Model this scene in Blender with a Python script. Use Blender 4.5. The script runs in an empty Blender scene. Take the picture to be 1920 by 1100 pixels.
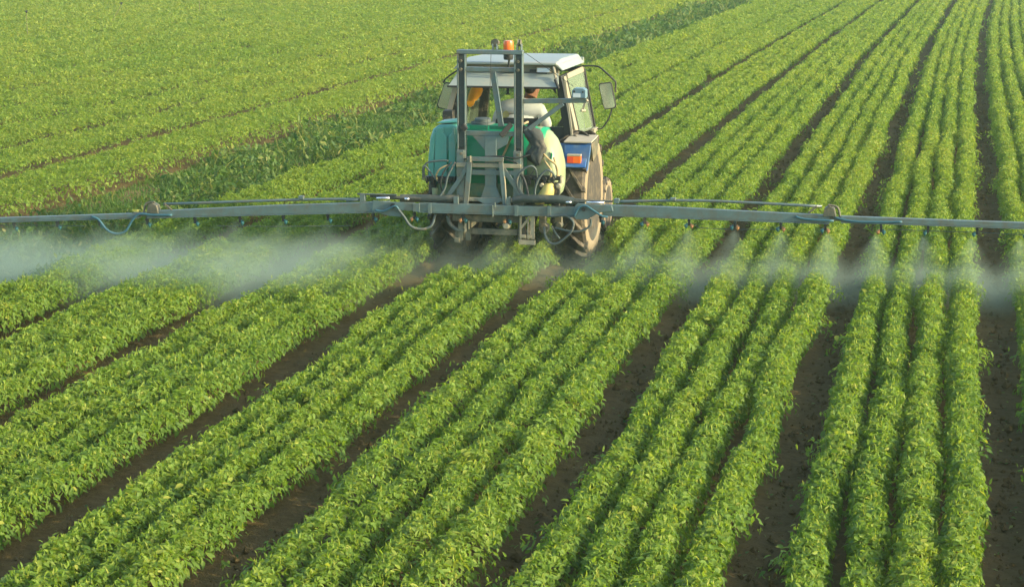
import bpy, math, random
import numpy as np
from mathutils import Vector, Matrix
R = math.radians
SC = bpy.context.scene
COL = SC.collection
rng = np.random.default_rng(7)
random.seed(7)

# ------------------------------------------------------------------ camera
CAM = np.array([4.95, -24.3, 4.08])
PITCH, YAW, FPX = R(10.28), R(11.52), 4080.0
cam = bpy.data.cameras.new("camera")
cam.sensor_width = 36.0
cam.lens = 36.0 * FPX / 1920.0
cam.clip_start, cam.clip_end = 0.3, 4000.0
cob = bpy.data.objects.new("camera", cam)
COL.objects.link(cob)
cob.location = CAM
cob.rotation_euler = (R(90) - PITCH, 0, YAW)
SC.camera = cob
CF = np.array([-math.sin(YAW) * math.cos(PITCH), math.cos(YAW) * math.cos(PITCH), -math.sin(PITCH)])
CR = np.array([math.cos(YAW), math.sin(YAW), 0.0])
CU = np.cross(CR, CF)

# ------------------------------------------------------------------ light
SUN_EL, SUN_AZ = 19.0, -7.0           # azimuth measured from +X towards +Y
world = bpy.data.worlds.new("World")
SC.world = world
world.use_nodes = True
wn = world.node_tree
for n in list(wn.nodes):
    wn.nodes.remove(n)
wo = wn.nodes.new("ShaderNodeOutputWorld")
wb = wn.nodes.new("ShaderNodeBackground")
sk = wn.nodes.new("ShaderNodeTexSky")
sk.sky_type = 'NISHITA'
sk.sun_disc = False
sk.sun_elevation = R(SUN_EL)
sk.sun_rotation = R(90 - SUN_AZ)
sk.dust_density = 2.0
sk.ozone_density = 1.0
wb.inputs[1].default_value = 0.15
wn.links.new(sk.outputs[0], wb.inputs[0])
wn.links.new(wb.outputs[0], wo.inputs[0])
sl = bpy.data.lights.new("sun", 'SUN')
sl.energy = 2.8
sl.angle = R(1.2)
sl.color = (1.0, 0.85, 0.57)
so = bpy.data.objects.new("sun", sl)
COL.objects.link(so)
sd = Vector((math.cos(R(SUN_EL)) * math.cos(R(SUN_AZ)), math.cos(R(SUN_EL)) * math.sin(R(SUN_AZ)), math.sin(R(SUN_EL))))
so.rotation_euler = sd.to_track_quat('Z', 'Y').to_euler()
so.location = (20, -4, 12)
SC.view_settings.view_transform = 'Standard'
SC.view_settings.look = 'None'
SC.view_settings.exposure = 1.5
SC.view_settings.gamma = 1.0
SC.cycles.max_bounces = 7
SC.cycles.diffuse_bounces = 4
SC.cycles.glossy_bounces = 3
SC.cycles.transmission_bounces = 4
SC.cycles.volume_bounces = 1
SC.cycles.transparent_max_bounces = 12
SC.cycles.adaptive_threshold = 0.01
SC.cycles.denoising_prefilter = 'ACCURATE'

# ------------------------------------------------------------------ materials
MATS = {}


def mat(name, col, rough=0.6, metal=0.0, var=0.0, scale=8.0, dust=None, dust_amt=0.0, bump=0.0, spec=0.4, trans=0.0, coat=0.0):
    m = bpy.data.materials.new(name)
    m.use_nodes = True
    nt = m.node_tree
    b = nt.nodes["Principled BSDF"]
    b.inputs["Roughness"].default_value = rough
    b.inputs["Metallic"].default_value = metal
    b.inputs["Specular IOR Level"].default_value = spec
    b.inputs["Transmission Weight"].default_value = trans
    b.inputs["Coat Weight"].default_value = coat
    c = (*col, 1.0)
    b.inputs["Base Color"].default_value = c
    tc = nt.nodes.new("ShaderNodeTexCoord")
    if var or dust or bump:
        nz = nt.nodes.new("ShaderNodeTexNoise")
        nz.inputs["Scale"].default_value = scale
        nz.inputs["Detail"].default_value = 7
        nz.inputs["Roughness"].default_value = 0.65
        nt.links.new(tc.outputs["Object"], nz.inputs["Vector"])
        src = None
        if var:
            mx = nt.nodes.new("ShaderNodeMix")
            mx.data_type = 'RGBA'
            mx.inputs[6].default_value = tuple(max(0, v * (1 - var)) for v in col) + (1,)
            mx.inputs[7].default_value = tuple(min(1, v * (1 + var)) for v in col) + (1,)
            nt.links.new(nz.outputs["Fac"], mx.inputs[0])
            src = mx.outputs[2]
        if dust:
            n2 = nt.nodes.new("ShaderNodeTexNoise")
            n2.inputs["Scale"].default_value = scale * 0.6
            n2.inputs["Detail"].default_value = 9
            n2.inputs["Roughness"].default_value = 0.7
            nt.links.new(tc.outputs["Object"], n2.inputs["Vector"])
            rp = nt.nodes.new("ShaderNodeMapRange")
            rp.inputs[1].default_value = 0.62 - 0.45 * dust_amt
            rp.inputs[2].default_value = 0.80 - 0.30 * dust_amt
            nt.links.new(n2.outputs["Fac"], rp.inputs[0])
            md = nt.nodes.new("ShaderNodeMix")
            md.data_type = 'RGBA'
            nt.links.new(rp.outputs[0], md.inputs[0])
            if src:
                nt.links.new(src, md.inputs[6])
            else:
                md.inputs[6].default_value = c
            md.inputs[7].default_value = (*dust, 1)
            src = md.outputs[2]
        if src:
            nt.links.new(src, b.inputs["Base Color"])
        if bump:
            bp = nt.nodes.new("ShaderNodeBump")
            bp.inputs["Strength"].default_value = bump
            bp.inputs["Distance"].default_value = 0.01
            nt.links.new(nz.outputs["Fac"], bp.inputs["Height"])
            nt.links.new(bp.outputs[0], b.inputs["Normal"])
    MATS[name] = m
    return m


DUST = (0.34, 0.27, 0.17)
mat("boom_steel", (0.105, 0.165, 0.16), 0.5, 0.2, 0.35, 9, (0.12, 0.115, 0.08), 0.38)
mat("mast_steel", (0.135, 0.195, 0.19), 0.42, 0.45, 0.3, 11, (0.20, 0.18, 0.13), 0.35)
mat("channel_shade", (0.035, 0.048, 0.045), 0.5, 0.2, 0.4, 12, (0.14, 0.12, 0.08), 0.2)
mat("frame_dark", (0.075, 0.085, 0.06), 0.6, 0.2, 0.4, 12, (0.22, 0.18, 0.11), 0.4)
mat("sunlit_plate", (0.33, 0.30, 0.19), 0.65, 0.1, 0.3, 12, (0.20, 0.2, 0.16), 0.3)  # warm sunlight on straps and stand put into this yellowish colour
mat("black_paint", (0.018, 0.02, 0.018), 0.5, 0, 0.3, 8, DUST, 0.12)
mat("rubber_seal", (0.025, 0.025, 0.022), 0.7)
mat("white_roof", (0.25, 0.295, 0.255), 0.4, 0, 0.10, 4, (0.36, 0.33, 0.24), 0.18)
mat("cream_panel", (0.26, 0.25, 0.175), 0.55, 0, 0.15, 6, DUST, 0.35)
mat("blue_paint", (0.02, 0.10, 0.30), 0.45, 0, 0.15, 5, (0.13, 0.19, 0.24), 0.42)
mat("pale_top", (0.36, 0.33, 0.24), 0.8, 0, 0.2, 14)  # pale colour of the mudguard shelf and lamp cap
mat("tyre_shade_rubber", (0.042, 0.038, 0.028), 0.8, 0, 0.3, 14, (0.15, 0.12, 0.07), 0.30, 0.3)
mat("tyre_dusty", (0.235, 0.19, 0.112), 0.85, 0, 0.2, 9, (0.20, 0.15, 0.09), 0.35, 0.3)
mat("rim_paint", (0.26, 0.21, 0.125), 0.7, 0, 0.25, 9)
mat("tank_teal", (0.080, 0.30, 0.235), 0.35, 0, 0.12, 3, (0.20, 0.30, 0.24), 0.22)
mat("tank_green", (0.004, 0.23, 0.10), 0.35, 0, 0.2, 3, (0.05, 0.16, 0.09), 0.15)
mat("tank_sunlit", (0.24, 0.30, 0.165), 0.4, 0, 0.12, 4, (0.36, 0.32, 0.15), 0.25)  # sunlight on the tank's right end is painted into this pale colour
mat("tank_band", (0.04, 0.19, 0.12), 0.5, 0, 0.5, 6, (0.26, 0.25, 0.09), 0.55)
mat("filler_yellow", (0.50, 0.42, 0.12), 0.45, 0, 0.15, 8)
mat("hose_grey", (0.065, 0.09, 0.085), 0.6, 0, 0.2, 10, DUST, 0.2)
mat("hose_blue", (0.04, 0.12, 0.155), 0.45, 0, 0.2, 10)
mat("hose_black", (0.025, 0.03, 0.028), 0.5, 0, 0.2, 10)
mat("hose_tan", (0.36, 0.28, 0.13), 0.55, 0, 0.2, 10)
mat("chrome", (0.75, 0.77, 0.78), 0.25, 0.9)
mat("orange_lens", (0.85, 0.16, 0.02), 0.25, 0, 0.1, 20, trans=0.15)
mat("red_lens", (0.55, 0.05, 0.02), 0.25, 0, 0.1, 20)
mat("nozzle_teal", (0.02, 0.11, 0.12), 0.4)
mat("nozzle_amber", (0.36, 0.18, 0.07), 0.4)
mat("box_blue", (0.12, 0.21, 0.25), 0.5, 0, 0.15, 10)
mat("paper_label", (0.50, 0.58, 0.58), 0.7, 0, 0.05, 30)
mat("mirror_face", (0.62, 0.68, 0.60), 0.16, 0.9)
mat("yellow_cloth", (0.72, 0.33, 0.012), 0.8, 0, 0.15, 12)
mat("dark_cloth", (0.055, 0.062, 0.058), 0.9, 0, 0.4, 14, (0.16, 0.14, 0.10), 0.2, 0.5)
mat("shirt_grey", (0.66, 0.68, 0.64), 0.9, 0, 0.10, 9, None, 0, 0.5)
mat("emblem_yellow", (0.55, 0.52, 0.20), 0.9)
mat("trousers_dark", (0.05, 0.06, 0.085), 0.9, 0, 0.2, 10)
mat("skin", (0.36, 0.16, 0.085), 0.55, 0, 0.12, 12)
mat("hair_dark", (0.028, 0.018, 0.012), 0.7, 0, 0.3, 40)
mat("seat_vinyl", (0.03, 0.03, 0.03), 0.6)
mat("ram_dark", (0.045, 0.06, 0.052), 0.5, 0.1, 0.3, 9, (0.16, 0.14, 0.09), 0.3)
mat("wood_pole", (0.17, 0.15, 0.08), 0.8, 0, 0.2, 10)
mat("plaid_shirt", (0.35, 0.32, 0.30), 0.9, 0, 0.2, 20)


def glass_mat():
    m = bpy.data.materials.new("cab_glass")
    m.use_nodes = True
    nt = m.node_tree
    nt.nodes.remove(nt.nodes["Principled BSDF"])
    out = nt.nodes["Material Output"]
    tr = nt.nodes.new("ShaderNodeBsdfTransparent")
    tr.inputs[0].default_value = (0.95, 0.98, 0.95, 1)
    gl = nt.nodes.new("ShaderNodeBsdfGlossy")
    gl.inputs[1].default_value = 0.05
    df = nt.nodes.new("ShaderNodeBsdfDiffuse")
    df.inputs[0].default_value = (0.30, 0.40, 0.27, 1)  # greenish film: dust, with the door's pale reflection put into its colour
    lw = nt.nodes.new("ShaderNodeLayerWeight")
    lw.inputs[0].default_value = 0.25
    m1 = nt.nodes.new("ShaderNodeMixShader")
    nt.links.new(lw.outputs["Fresnel"], m1.inputs[0])
    nt.links.new(tr.outputs[0], m1.inputs[1])
    nt.links.new(gl.outputs[0], m1.inputs[2])
    m2 = nt.nodes.new("ShaderNodeMixShader")
    nz = nt.nodes.new("ShaderNodeTexNoise")
    nz.inputs["Scale"].default_value = 2.5
    nz.inputs["Detail"].default_value = 6
    mr = nt.nodes.new("ShaderNodeMapRange")
    mr.inputs[3].default_value = DIRT_SHEEN[0]
    mr.inputs[4].default_value = DIRT_SHEEN[1]
    nt.links.new(nz.outputs["Fac"], mr.inputs[0])
    nt.links.new(mr.outputs[0], m2.inputs[0])
    nt.links.new(m1.outputs[0], m2.inputs[1])
    nt.links.new(df.outputs[0], m2.inputs[2])
    nt.links.new(m2.outputs[0], out.inputs["Surface"])
    return m


DIRT_SHEEN = (0.02, 0.10)
MATS["clear_glass"] = glass_mat()
DIRT_SHEEN = (0.18, 0.34)
MATS["dusty_sheen_glass"] = glass_mat()


def leaf_mat(name, dark, mid, young, transl=0.35):
    """leaf: colour from the per-leaf attribute 'tone' (0 old and deep green .. 1 young and yellowish)"""
    m = bpy.data.materials.new(name)
    m.use_nodes = True
    nt = m.node_tree
    b = nt.nodes["Principled BSDF"]
    at = nt.nodes.new("ShaderNodeAttribute")
    at.attribute_name = "tone"
    cr = nt.nodes.new("ShaderNodeValToRGB")
    e = cr.color_ramp.elements
    e[0].position, e[0].color = 0.0, (*dark, 1)
    e[1].position, e[1].color = 1.0, (*young, 1)
    k = e.new(0.5)
    k.color = (*mid, 1)
    nt.links.new(at.outputs["Fac"], cr.inputs[0])
    b.inputs["Roughness"].default_value = 0.55
    b.inputs["Specular IOR Level"].default_value = 0.28
    nt.links.new(cr.outputs[0], b.inputs["Base Color"])
    tl = nt.nodes.new("ShaderNodeBsdfTranslucent")
    hs = nt.nodes.new("ShaderNodeHueSaturation")
    hs.inputs["Hue"].default_value = 0.485
    hs.inputs["Saturation"].default_value = 1.1
    hs.inputs["Value"].default_value = 1.7
    nt.links.new(cr.outputs[0], hs.inputs["Color"])
    nt.links.new(hs.outputs[0], tl.inputs[0])
    mx = nt.nodes.new("ShaderNodeMixShader")
    mx.inputs[0].default_value = transl
    nt.links.new(b.outputs[0], mx.inputs[1])
    nt.links.new(tl.outputs[0], mx.inputs[2])
    nt.links.new(mx.outputs[0], nt.nodes["Material Output"].inputs["Surface"])
    MATS[name] = m
    return m


leaf_mat("bean_leaf", (0.070, 0.155, 0.027), (0.152, 0.248, 0.032), (0.32, 0.345, 0.057), 0.45)
leaf_mat("weed_leaf", (0.035, 0.10, 0.02), (0.095, 0.165, 0.026), (0.28, 0.27, 0.075), 0.38)


def soil_mat():
    m = bpy.data.materials.new("soil")
    m.use_nodes = True
    nt = m.node_tree
    b = nt.nodes["Principled BSDF"]
    b.inputs["Roughness"].default_value = 0.95
    b.inputs["Specular IOR Level"].default_value = 0.1
    ge = nt.nodes.new("ShaderNodeNewGeometry")

    def noise(sc, det=8, ro=0.65):
        n = nt.nodes.new("ShaderNodeTexNoise")
        n.inputs["Scale"].default_value = sc
        n.inputs["Detail"].default_value = det
        n.inputs["Roughness"].default_value = ro
        nt.links.new(ge.outputs["Position"], n.inputs["Vector"])
        return n
    n1, n2, n3 = noise(1.1), noise(14), noise(60, 4)
    cr = nt.nodes.new("ShaderNodeValToRGB")
    e = cr.color_ramp.elements
    e[0].position, e[0].color = 0.3, (0.088, 0.061, 0.022, 1)
    e[1].position, e[1].color = 0.7, (0.20, 0.145, 0.058, 1)
    ad = nt.nodes.new("ShaderNodeMix")
    ad.data_type = 'FLOAT'
    ad.inputs[0].default_value = 0.55
    nt.links.new(n1.outputs["Fac"], ad.inputs[2])
    nt.links.new(n2.outputs["Fac"], ad.inputs[3])
    nt.links.new(ad.outputs[0], cr.inputs[0])
    # beyond the fields the sheet is rough grassland; the verge has its own ochre soil (attribute 'bank')
    at = nt.nodes.new("ShaderNodeAttribute")
    at.attribute_name = "bank"
    mb = nt.nodes.new("ShaderNodeMix")
    mb.data_type = 'RGBA'
    nt.links.new(at.outputs["Fac"], mb.inputs[0])
    nt.links.new(cr.outputs[0], mb.inputs[6])
    mb.inputs[7].default_value = (0.30, 0.20, 0.10, 1)
    af = nt.nodes.new("ShaderNodeAttribute")
    af.attribute_name = "far"
    mf = nt.nodes.new("ShaderNodeMix")
    mf.data_type = 'RGBA'
    nt.links.new(af.outputs["Fac"], mf.inputs[0])
    nt.links.new(mb.outputs[2], mf.inputs[6])
    mf.inputs[7].default_value = (0.07, 0.11, 0.03, 1)
    nt.links.new(mf.outputs[2], b.inputs["Base Color"])
    bp = nt.nodes.new("ShaderNodeBump")
    bp.inputs["Strength"].default_value = 0.9
    bp.inputs["Distance"].default_value = 0.03
    sm = nt.nodes.new("ShaderNodeMath")
    sm.operation = 'ADD'
    nt.links.new(n2.outputs["Fac"], sm.inputs[0])
    nt.links.new(n3.outputs["Fac"], sm.inputs[1])
    nt.links.new(sm.outputs[0], bp.inputs["Height"])
    nt.links.new(bp.outputs[0], b.inputs["Normal"])
    MATS["soil"] = m


soil_mat()


# ------------------------------------------------------------------ helpers
def tag(o, label=None, cat=None, group=None, kind=None):
    if label:
        o["label"] = label
    if cat:
        o["category"] = cat
    if group:
        o["group"] = group
    if kind:
        o["kind"] = kind
    return o


def empty(name, loc, label, cat, group=None):
    o = bpy.data.objects.new(name, None)
    o.empty_display_size = 0.2
    o.location = loc
    COL.objects.link(o)
    return tag(o, label, cat, group)


def root_loc(p):
    v = Vector((0, 0, 0))
    while p is not None:
        v += p.location
        p = p.parent
    return v


class MB:
    def __init__(s):
        s.v, s.f = [], []

    def add(s, vs, fs):
        k = len(s.v)
        s.v += [tuple(v) for v in vs]
        s.f += [tuple(i + k for i in f) for f in fs]
        return s

    def box(s, x0, x1, y0, y1, z0, z1):
        vs = [(x, y, z) for x in (x0, x1) for y in (y0, y1) for z in (z0, z1)]
        return s.add(vs, [(0, 1, 3, 2), (4, 6, 7, 5), (0, 4, 5, 1), (2, 3, 7, 6), (0, 2, 6, 4), (1, 5, 7, 3)])

    def hexa(s, a, b):
        """two quads a,b (4 pts each, same order) joined"""
        return s.add(list(a) + list(b), [(3, 2, 1, 0), (4, 5, 6, 7), (0, 1, 5, 4), (1, 2, 6, 5), (2, 3, 7, 6), (3, 0, 4, 7)])

    def bar(s, p, q, w, h, up=(0, 0, 1), w2=None, h2=None):
        p, q, up = Vector(p), Vector(q), Vector(up)
        d = (q - p).normalized()
        sx = d.cross(up)
        if sx.length < 1e-4:
            sx = d.cross(Vector((1, 0, 0)))
        sx.normalize()
        u = sx.cross(d).normalized()
        w2 = w if w2 is None else w2
        h2 = h if h2 is None else h2
        A = [p + sx * a * w / 2 + u * b * h / 2 for a, b in ((-1, -1), (1, -1), (1, 1), (-1, 1))]
        B = [q + sx * a * w2 / 2 + u * b * h2 / 2 for a, b in ((-1, -1), (1, -1), (1, 1), (-1, 1))]
        return s.hexa(A, B)

    def tube(s, pts, r, n=8, smooth=0, rs=None):
        pts = [Vector(p) for p in pts]
        if smooth:
            pts = spline(pts, smooth)
        k0 = len(s.v)
        t = (pts[1] - pts[0]).normalized()
        a = t.cross(Vector((0, 0, 1)))
        if a.length < 1e-3:
            a = t.cross(Vector((1, 0, 0)))
        a.normalize()
        for i, p in enumerate(pts):
            tt = (pts[min(i + 1, len(pts) - 1)] - pts[max(i - 1, 0)]).normalized()
            a = (a - tt * a.dot(tt)).normalized()
            b = tt.cross(a)
            rr = r if rs is None else rs[min(len(rs) - 1, int(i * len(rs) / len(pts)))]
            for j in range(n):
                c = 2 * math.pi * j / n
                s.v.append(tuple(p + (a * math.cos(c) + b * math.sin(c)) * rr))
        m = len(pts)
        for i in range(m - 1):
            for j in range(n):
                s.f.append((k0 + i * n + j, k0 + i * n + (j + 1) % n, k0 + (i + 1) * n + (j + 1) % n, k0 + (i + 1) * n + j))
        s.f.append(tuple(k0 + j for j in range(n))[::-1])
        s.f.append(tuple(k0 + (m - 1) * n + j for j in range(n)))
        return s

    def lathe(s, prof, o, axis='x', n=32, closed=False):
        """prof: (radius, offset along axis) list"""
        k0 = len(s.v)
        for r, t in prof:
            for j in range(n):
                c = 2 * math.pi * j / n
                ca, sa = r * math.cos(c), r * math.sin(c)
                p = {'x': (t, ca, sa), 'y': (ca, t, sa), 'z': (ca, sa, t)}[axis]
                s.v.append((p[0] + o[0], p[1] + o[1], p[2] + o[2]))
        m = len(prof)
        for i in range(m - (0 if closed else 1)):
            i2 = (i + 1) % m
            for j in range(n):
                s.f.append((k0 + i * n + j, k0 + i * n + (j + 1) % n, k0 + i2 * n + (j + 1) % n, k0 + i2 * n + j))
        if not closed:
            s.f.append(tuple(k0 + j for j in range(n))[::-1])
            s.f.append(tuple(k0 + (m - 1) * n + j for j in range(n)))
        return s

    def prism(s, poly, y0, y1, axis='y'):
        """polygon in the plane across axis, extruded along it. axis y: poly (x,z); axis x: poly (y,z); axis z: poly (x,y)"""
        n = len(poly)

        def pt(a, b, t):
            return {'y': (a, t, b), 'x': (t, a, b), 'z': (a, b, t)}[axis]
        vs = [pt(a, b, y0) for a, b in poly] + [pt(a, b, y1) for a, b in poly]
        fs = [tuple(range(n)), tuple(range(2 * n - 1, n - 1, -1))] + [(i, i + n, (i + 1) % n + n, (i + 1) % n) for i in range(n)]
        return s.add(vs, fs)

    def loft(s, rings):
        k0 = len(s.v)
        n = len(rings[0])
        for r in rings:
            s.v += [tuple(p) for p in r]
        for i in range(len(rings) - 1):
            for j in range(n):
                s.f.append((k0 + i * n + j, k0 + i * n + (j + 1) % n, k0 + (i + 1) * n + (j + 1) % n, k0 + (i + 1) * n + j))
        s.f.append(tuple(k0 + j for j in range(n))[::-1])
        s.f.append(tuple(k0 + (len(rings) - 1) * n + j for j in range(n)))
        return s

    def each(s, name, m, parent=None, *ar_, **kw):
        """every loose piece becomes an object of its own"""
        par = list(range(len(s.v)))

        def find(i):
            while par[i] != i:
                par[i] = par[par[i]]
                i = par[i]
            return i
        for f in s.f:
            a = find(f[0])
            for i in f[1:]:
                par[find(i)] = a
        groups = {}
        for f in s.f:
            groups.setdefault(find(f[0]), []).append(f)
        out = []
        for fs in groups.values():
            ids = sorted({i for f in fs for i in f})
            mp = {i: k for k, i in enumerate(ids)}
            q = MB()
            q.add([s.v[i] for i in ids], [tuple(mp[i] for i in f) for f in fs])
            out.append(q.build(name, m, parent, *ar_, **kw))
        return out

    def build(s, name, m, parent=None, bevel=0.0, smooth=False, label=None, seg=2):
        off = root_loc(parent)
        me = bpy.data.meshes.new(name)
        me.from_pydata([(a - off.x, b - off.y, c - off.z) for a, b, c in s.v], [], s.f)
        import bmesh
        bm = bmesh.new()
        bm.from_mesh(me)
        bmesh.ops.recalc_face_normals(bm, faces=bm.faces)
        bm.to_mesh(me)
        bm.free()
        me.materials.append(MATS[m])
        if smooth:
            me.shade_smooth()
        else:
            me.shade_flat()
        o = bpy.data.objects.new(name, me)
        COL.objects.link(o)
        o.parent = parent
        if bevel:
            md = o.modifiers.new("bevel", 'BEVEL')
            md.width = bevel
            md.segments = seg
            md.limit_method = 'ANGLE'
            md.angle_limit = R(35)
            me.shade_smooth()
            md.harden_normals = True
        elif smooth == 'auto':
            es = o.modifiers.new("split", 'EDGE_SPLIT')
            es.split_angle = R(38)
        if label:
            o["label"] = label
        return o


def spline(pts, k):
    out = []
    n = len(pts)
    for i in range(n - 1):
        p0, p1, p2, p3 = pts[max(i - 1, 0)], pts[i], pts[i + 1], pts[min(i + 2, n - 1)]
        for j in range(k):
            t = j / k
            out.append(0.5 * ((2 * p1) + (p2 - p0) * t + (2 * p0 - 5 * p1 + 4 * p2 - p3) * t * t + (3 * p1 - p0 - 3 * p2 + p3) * t ** 3))
    out.append(pts[-1])
    return out


# ------------------------------------------------------------------ how the rows bend away in the distance
SY = np.array([-40, -15, 0, 5, 10, 20, 30, 40, 50, 67, 90, 140], float)
SX = np.array([-6.65, -3.68, -2.28, -0.71, 0.7, 2.32, 5.4])
ST = np.array([
    [0, 0, 0.0, .14, .32, .72, 1.0, 1.27, 1.55, 2.10, 2.9, 4.8],
    [0, 0, .03, .18, .40, .72, .98, 1.25, 1.52, 1.93, 2.6, 4.4],
    [0, 0, 0.0, .14, .29, .50, .65, .92, 1.20, 1.70, 2.4, 4.2],
    [0, 0, 0.0, .03, .09, .21, .37, .62, .92, 1.36, 2.1, 3.8],
    [0, 0, 0.0, .04, .09, .22, .42, .62, .88, 1.34, 2.0, 3.6],
    [0, 0, 0.0, .03, .08, .17, .26, .46, .71, 1.07, 1.8, 3.4],
    [0, 0, 0.0, .01, .03, .06, .12, .25, .44, .87, 1.6, 3.2]])


def shift(xb, y):
    xb, y = np.broadcast_arrays(np.asarray(xb, float), np.asarray(y, float))
    cols = np.stack([np.interp(y, SY, ST[i]) for i in range(len(SX))], -1)
    xi = np.clip(xb, SX[0], SX[-1])
    k = np.clip(np.searchsorted(SX, xi) - 1, 0, len(SX) - 2)
    t = (xi - SX[k]) / (SX[k + 1] - SX[k])
    a = np.take_along_axis(cols, k[..., None], -1)[..., 0]
    b = np.take_along_axis(cols, (k + 1)[..., None], -1)[..., 0]
    return a + (b - a) * t


def vnoise(x, seed=0):
    """smooth 1-D value noise, -1..1"""
    r = np.random.default_rng(seed).uniform(-1, 1, 4096)
    i = np.floor(x).astype(int)
    f = x - i
    f = f * f * (3 - 2 * f)
    return r[i % 4096] * (1 - f) + r[(i + 1) % 4096] * f


def vnoise2(x, y, seed=0):
    r = np.random.default_rng(seed).uniform(-1, 1, (256, 256))
    i, j = np.floor(x).astype(int), np.floor(y).astype(int)
    f, g = x - i, y - j
    f, g = f * f * (3 - 2 * f), g * g * (3 - 2 * g)
    a = r[i % 256, j % 256] * (1 - f) + r[(i + 1) % 256, j % 256] * f
    b = r[i % 256, (j + 1) % 256] * (1 - f) + r[(i + 1) % 256, (j + 1) % 256] * f
    return a * (1 - g) + b * g


def inframe(x, y, z, mx=380, top=110, bot=260):
    d = np.stack([x - CAM[0], y - CAM[1], z - CAM[2]], -1)
    w = d @ CF
    px = 960 + FPX * (d @ CR) / w
    py = 550 - FPX * (d @ CU) / w
    return (w > 1) & (px > -mx) & (px < 1920 + mx) & (py > -top) & (py < 1100 + bot)


def verge_depth(xb):
    """ground level across the grassy ditch between the two fields"""
    t = np.clip((xb + 6.45) / 1.95, 0, 1)
    return -0.30 * np.sin(np.pi * t ** 1.6) ** 2


# ------------------------------------------------------------------ ground
def build_ground():
    xs = np.concatenate([-np.geomspace(900, 8.2, 60), np.arange(-8, 9, 0.055), np.geomspace(9.2, 900, 50)])
    ys = np.concatenate([-np.geomspace(900, 17, 24), np.arange(-16, 12, 0.055), np.arange(12, 40, 0.25), np.geomspace(40.5, 900, 90)])
    X, Y = np.meshgrid(xs, ys, indexing='ij')
    near = (np.abs(X) < 9) & (Y < 45) & (Y > -17)
    xb = X - shift(X, Y) * 0.92
    Z = np.where(near, 0.016 * vnoise2(X * 5, Y * 5, 1) + 0.011 * vnoise2(X * 13, Y * 13, 2) + 0.02 * vnoise2(X * 1.3, Y * 1.3, 3), 0.0)
    lane = np.zeros_like(X)
    for c in TRACKS:
        lane = np.maximum(lane, np.exp(-((xb - c) / 0.16) ** 2))
    Z = Z - 0.035 * lane * (Y < 60)
    vg = (xb > -6.55) & (xb < -4.45)
    Z = Z + np.where(vg & (Y < 120), verge_depth(xb), 0)
    bank = np.exp(-((xb + 6.50) / 0.15) ** 2) * (0.55 + 0.45 * vnoise2(X * 0.9, Y * 0.9, 5)) + 0.5 * np.exp(-((xb + 6.0) / 0.3) ** 2) * np.clip(vnoise2(X * 0.7, Y * 0.5, 9) - 0.1, 0, 1)
    far = ((Y > 118) | (Y < -17.5) | (np.abs(X) > 60)).astype(float)
    nx, ny = X.shape
    idx = np.arange(nx * ny).reshape(nx, ny)
    quads = np.stack([idx[:-1, :-1], idx[1:, :-1], idx[1:, 1:], idx[:-1, 1:]], -1).reshape(-1, 4)
    me = bpy.data.meshes.new("ground")
    me.vertices.add(nx * ny)
    me.vertices.foreach_set("co", np.stack([X, Y, Z], -1).astype(np.float32).ravel())
    me.loops.add(quads.size)
    me.loops.foreach_set("vertex_index", quads.astype(np.int32).ravel())
    me.polygons.add(len(quads))
    me.polygons.foreach_set("loop_start", np.arange(0, quads.size, 4, dtype=np.int32))
    for nm, arr in (("bank", np.clip(bank, 0, 1)), ("far", far)):
        a = me.attributes.new(nm, 'FLOAT', 'POINT')
        a.data.foreach_set("value", arr.astype(np.float32).ravel())
    me.update(calc_edges=True)
    me.materials.append(MATS["soil"])
    o = bpy.data.objects.new("ground", me)
    COL.objects.link(o)
    tag(o, "dark brown tilled soil with bare wheel tracks between the bean beds", "ground", kind="structure")


TRACKS = [5.4, 3.90, 2.40, 0.82, -0.56, -2.10, -3.50]
build_ground()


# ------------------------------------------------------------------ foliage
FULL = (np.array([(0, 0, 0), (.22, .34, .05), (.25, 0, -.02), (.22, -.34, .05), (.62, .30, .02), (.62, 0, -.07), (.62, -.30, .02), (1, 0, -.16)], float),
        np.array([(0, 2, 1), (0, 3, 2), (1, 2, 5), (1, 5, 4), (2, 3, 6), (2, 6, 5), (4, 5, 7), (5, 6, 7)]))
KITE = (np.array([(0, 0, 0), (.42, .36, .05), (.45, 0, -.05), (.42, -.36, .05), (1, 0, -.12)], float),
        np.array([(0, 2, 1), (0, 3, 2), (1, 2, 4), (2, 3, 4)]))
BLADE = (np.array([(0, .5, 0), (0, -.5, 0), (.5, .4, .02), (.5, -.4, .02), (1, 0, -.22)], float),
         np.array([(0, 1, 3), (0, 3, 2), (2, 3, 4)]))


def nrm(a):
    return a / np.maximum(np.linalg.norm(a, axis=-1, keepdims=True), 1e-6)


def leaf_block(P, T, N, L, W, tone, tmpl):
    T = nrm(T)
    N = nrm(N - T * np.sum(N * T, -1, keepdims=True))
    S = np.cross(T, N)
    tv, tf = tmpl
    n = len(P)
    V = (P[:, None] + T[:, None] * (tv[None, :, 0, None] * L[:, None, None]) + S[:, None] * (tv[None, :, 1, None] * W[:, None, None]) + N[:, None] * (tv[None, :, 2, None] * L[:, None, None]))
    F = tf[None] + (np.arange(n) * len(tv))[:, None, None]
    return V.reshape(-1, 3), F.reshape(-1, 3), np.repeat(tone, len(tf))


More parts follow.
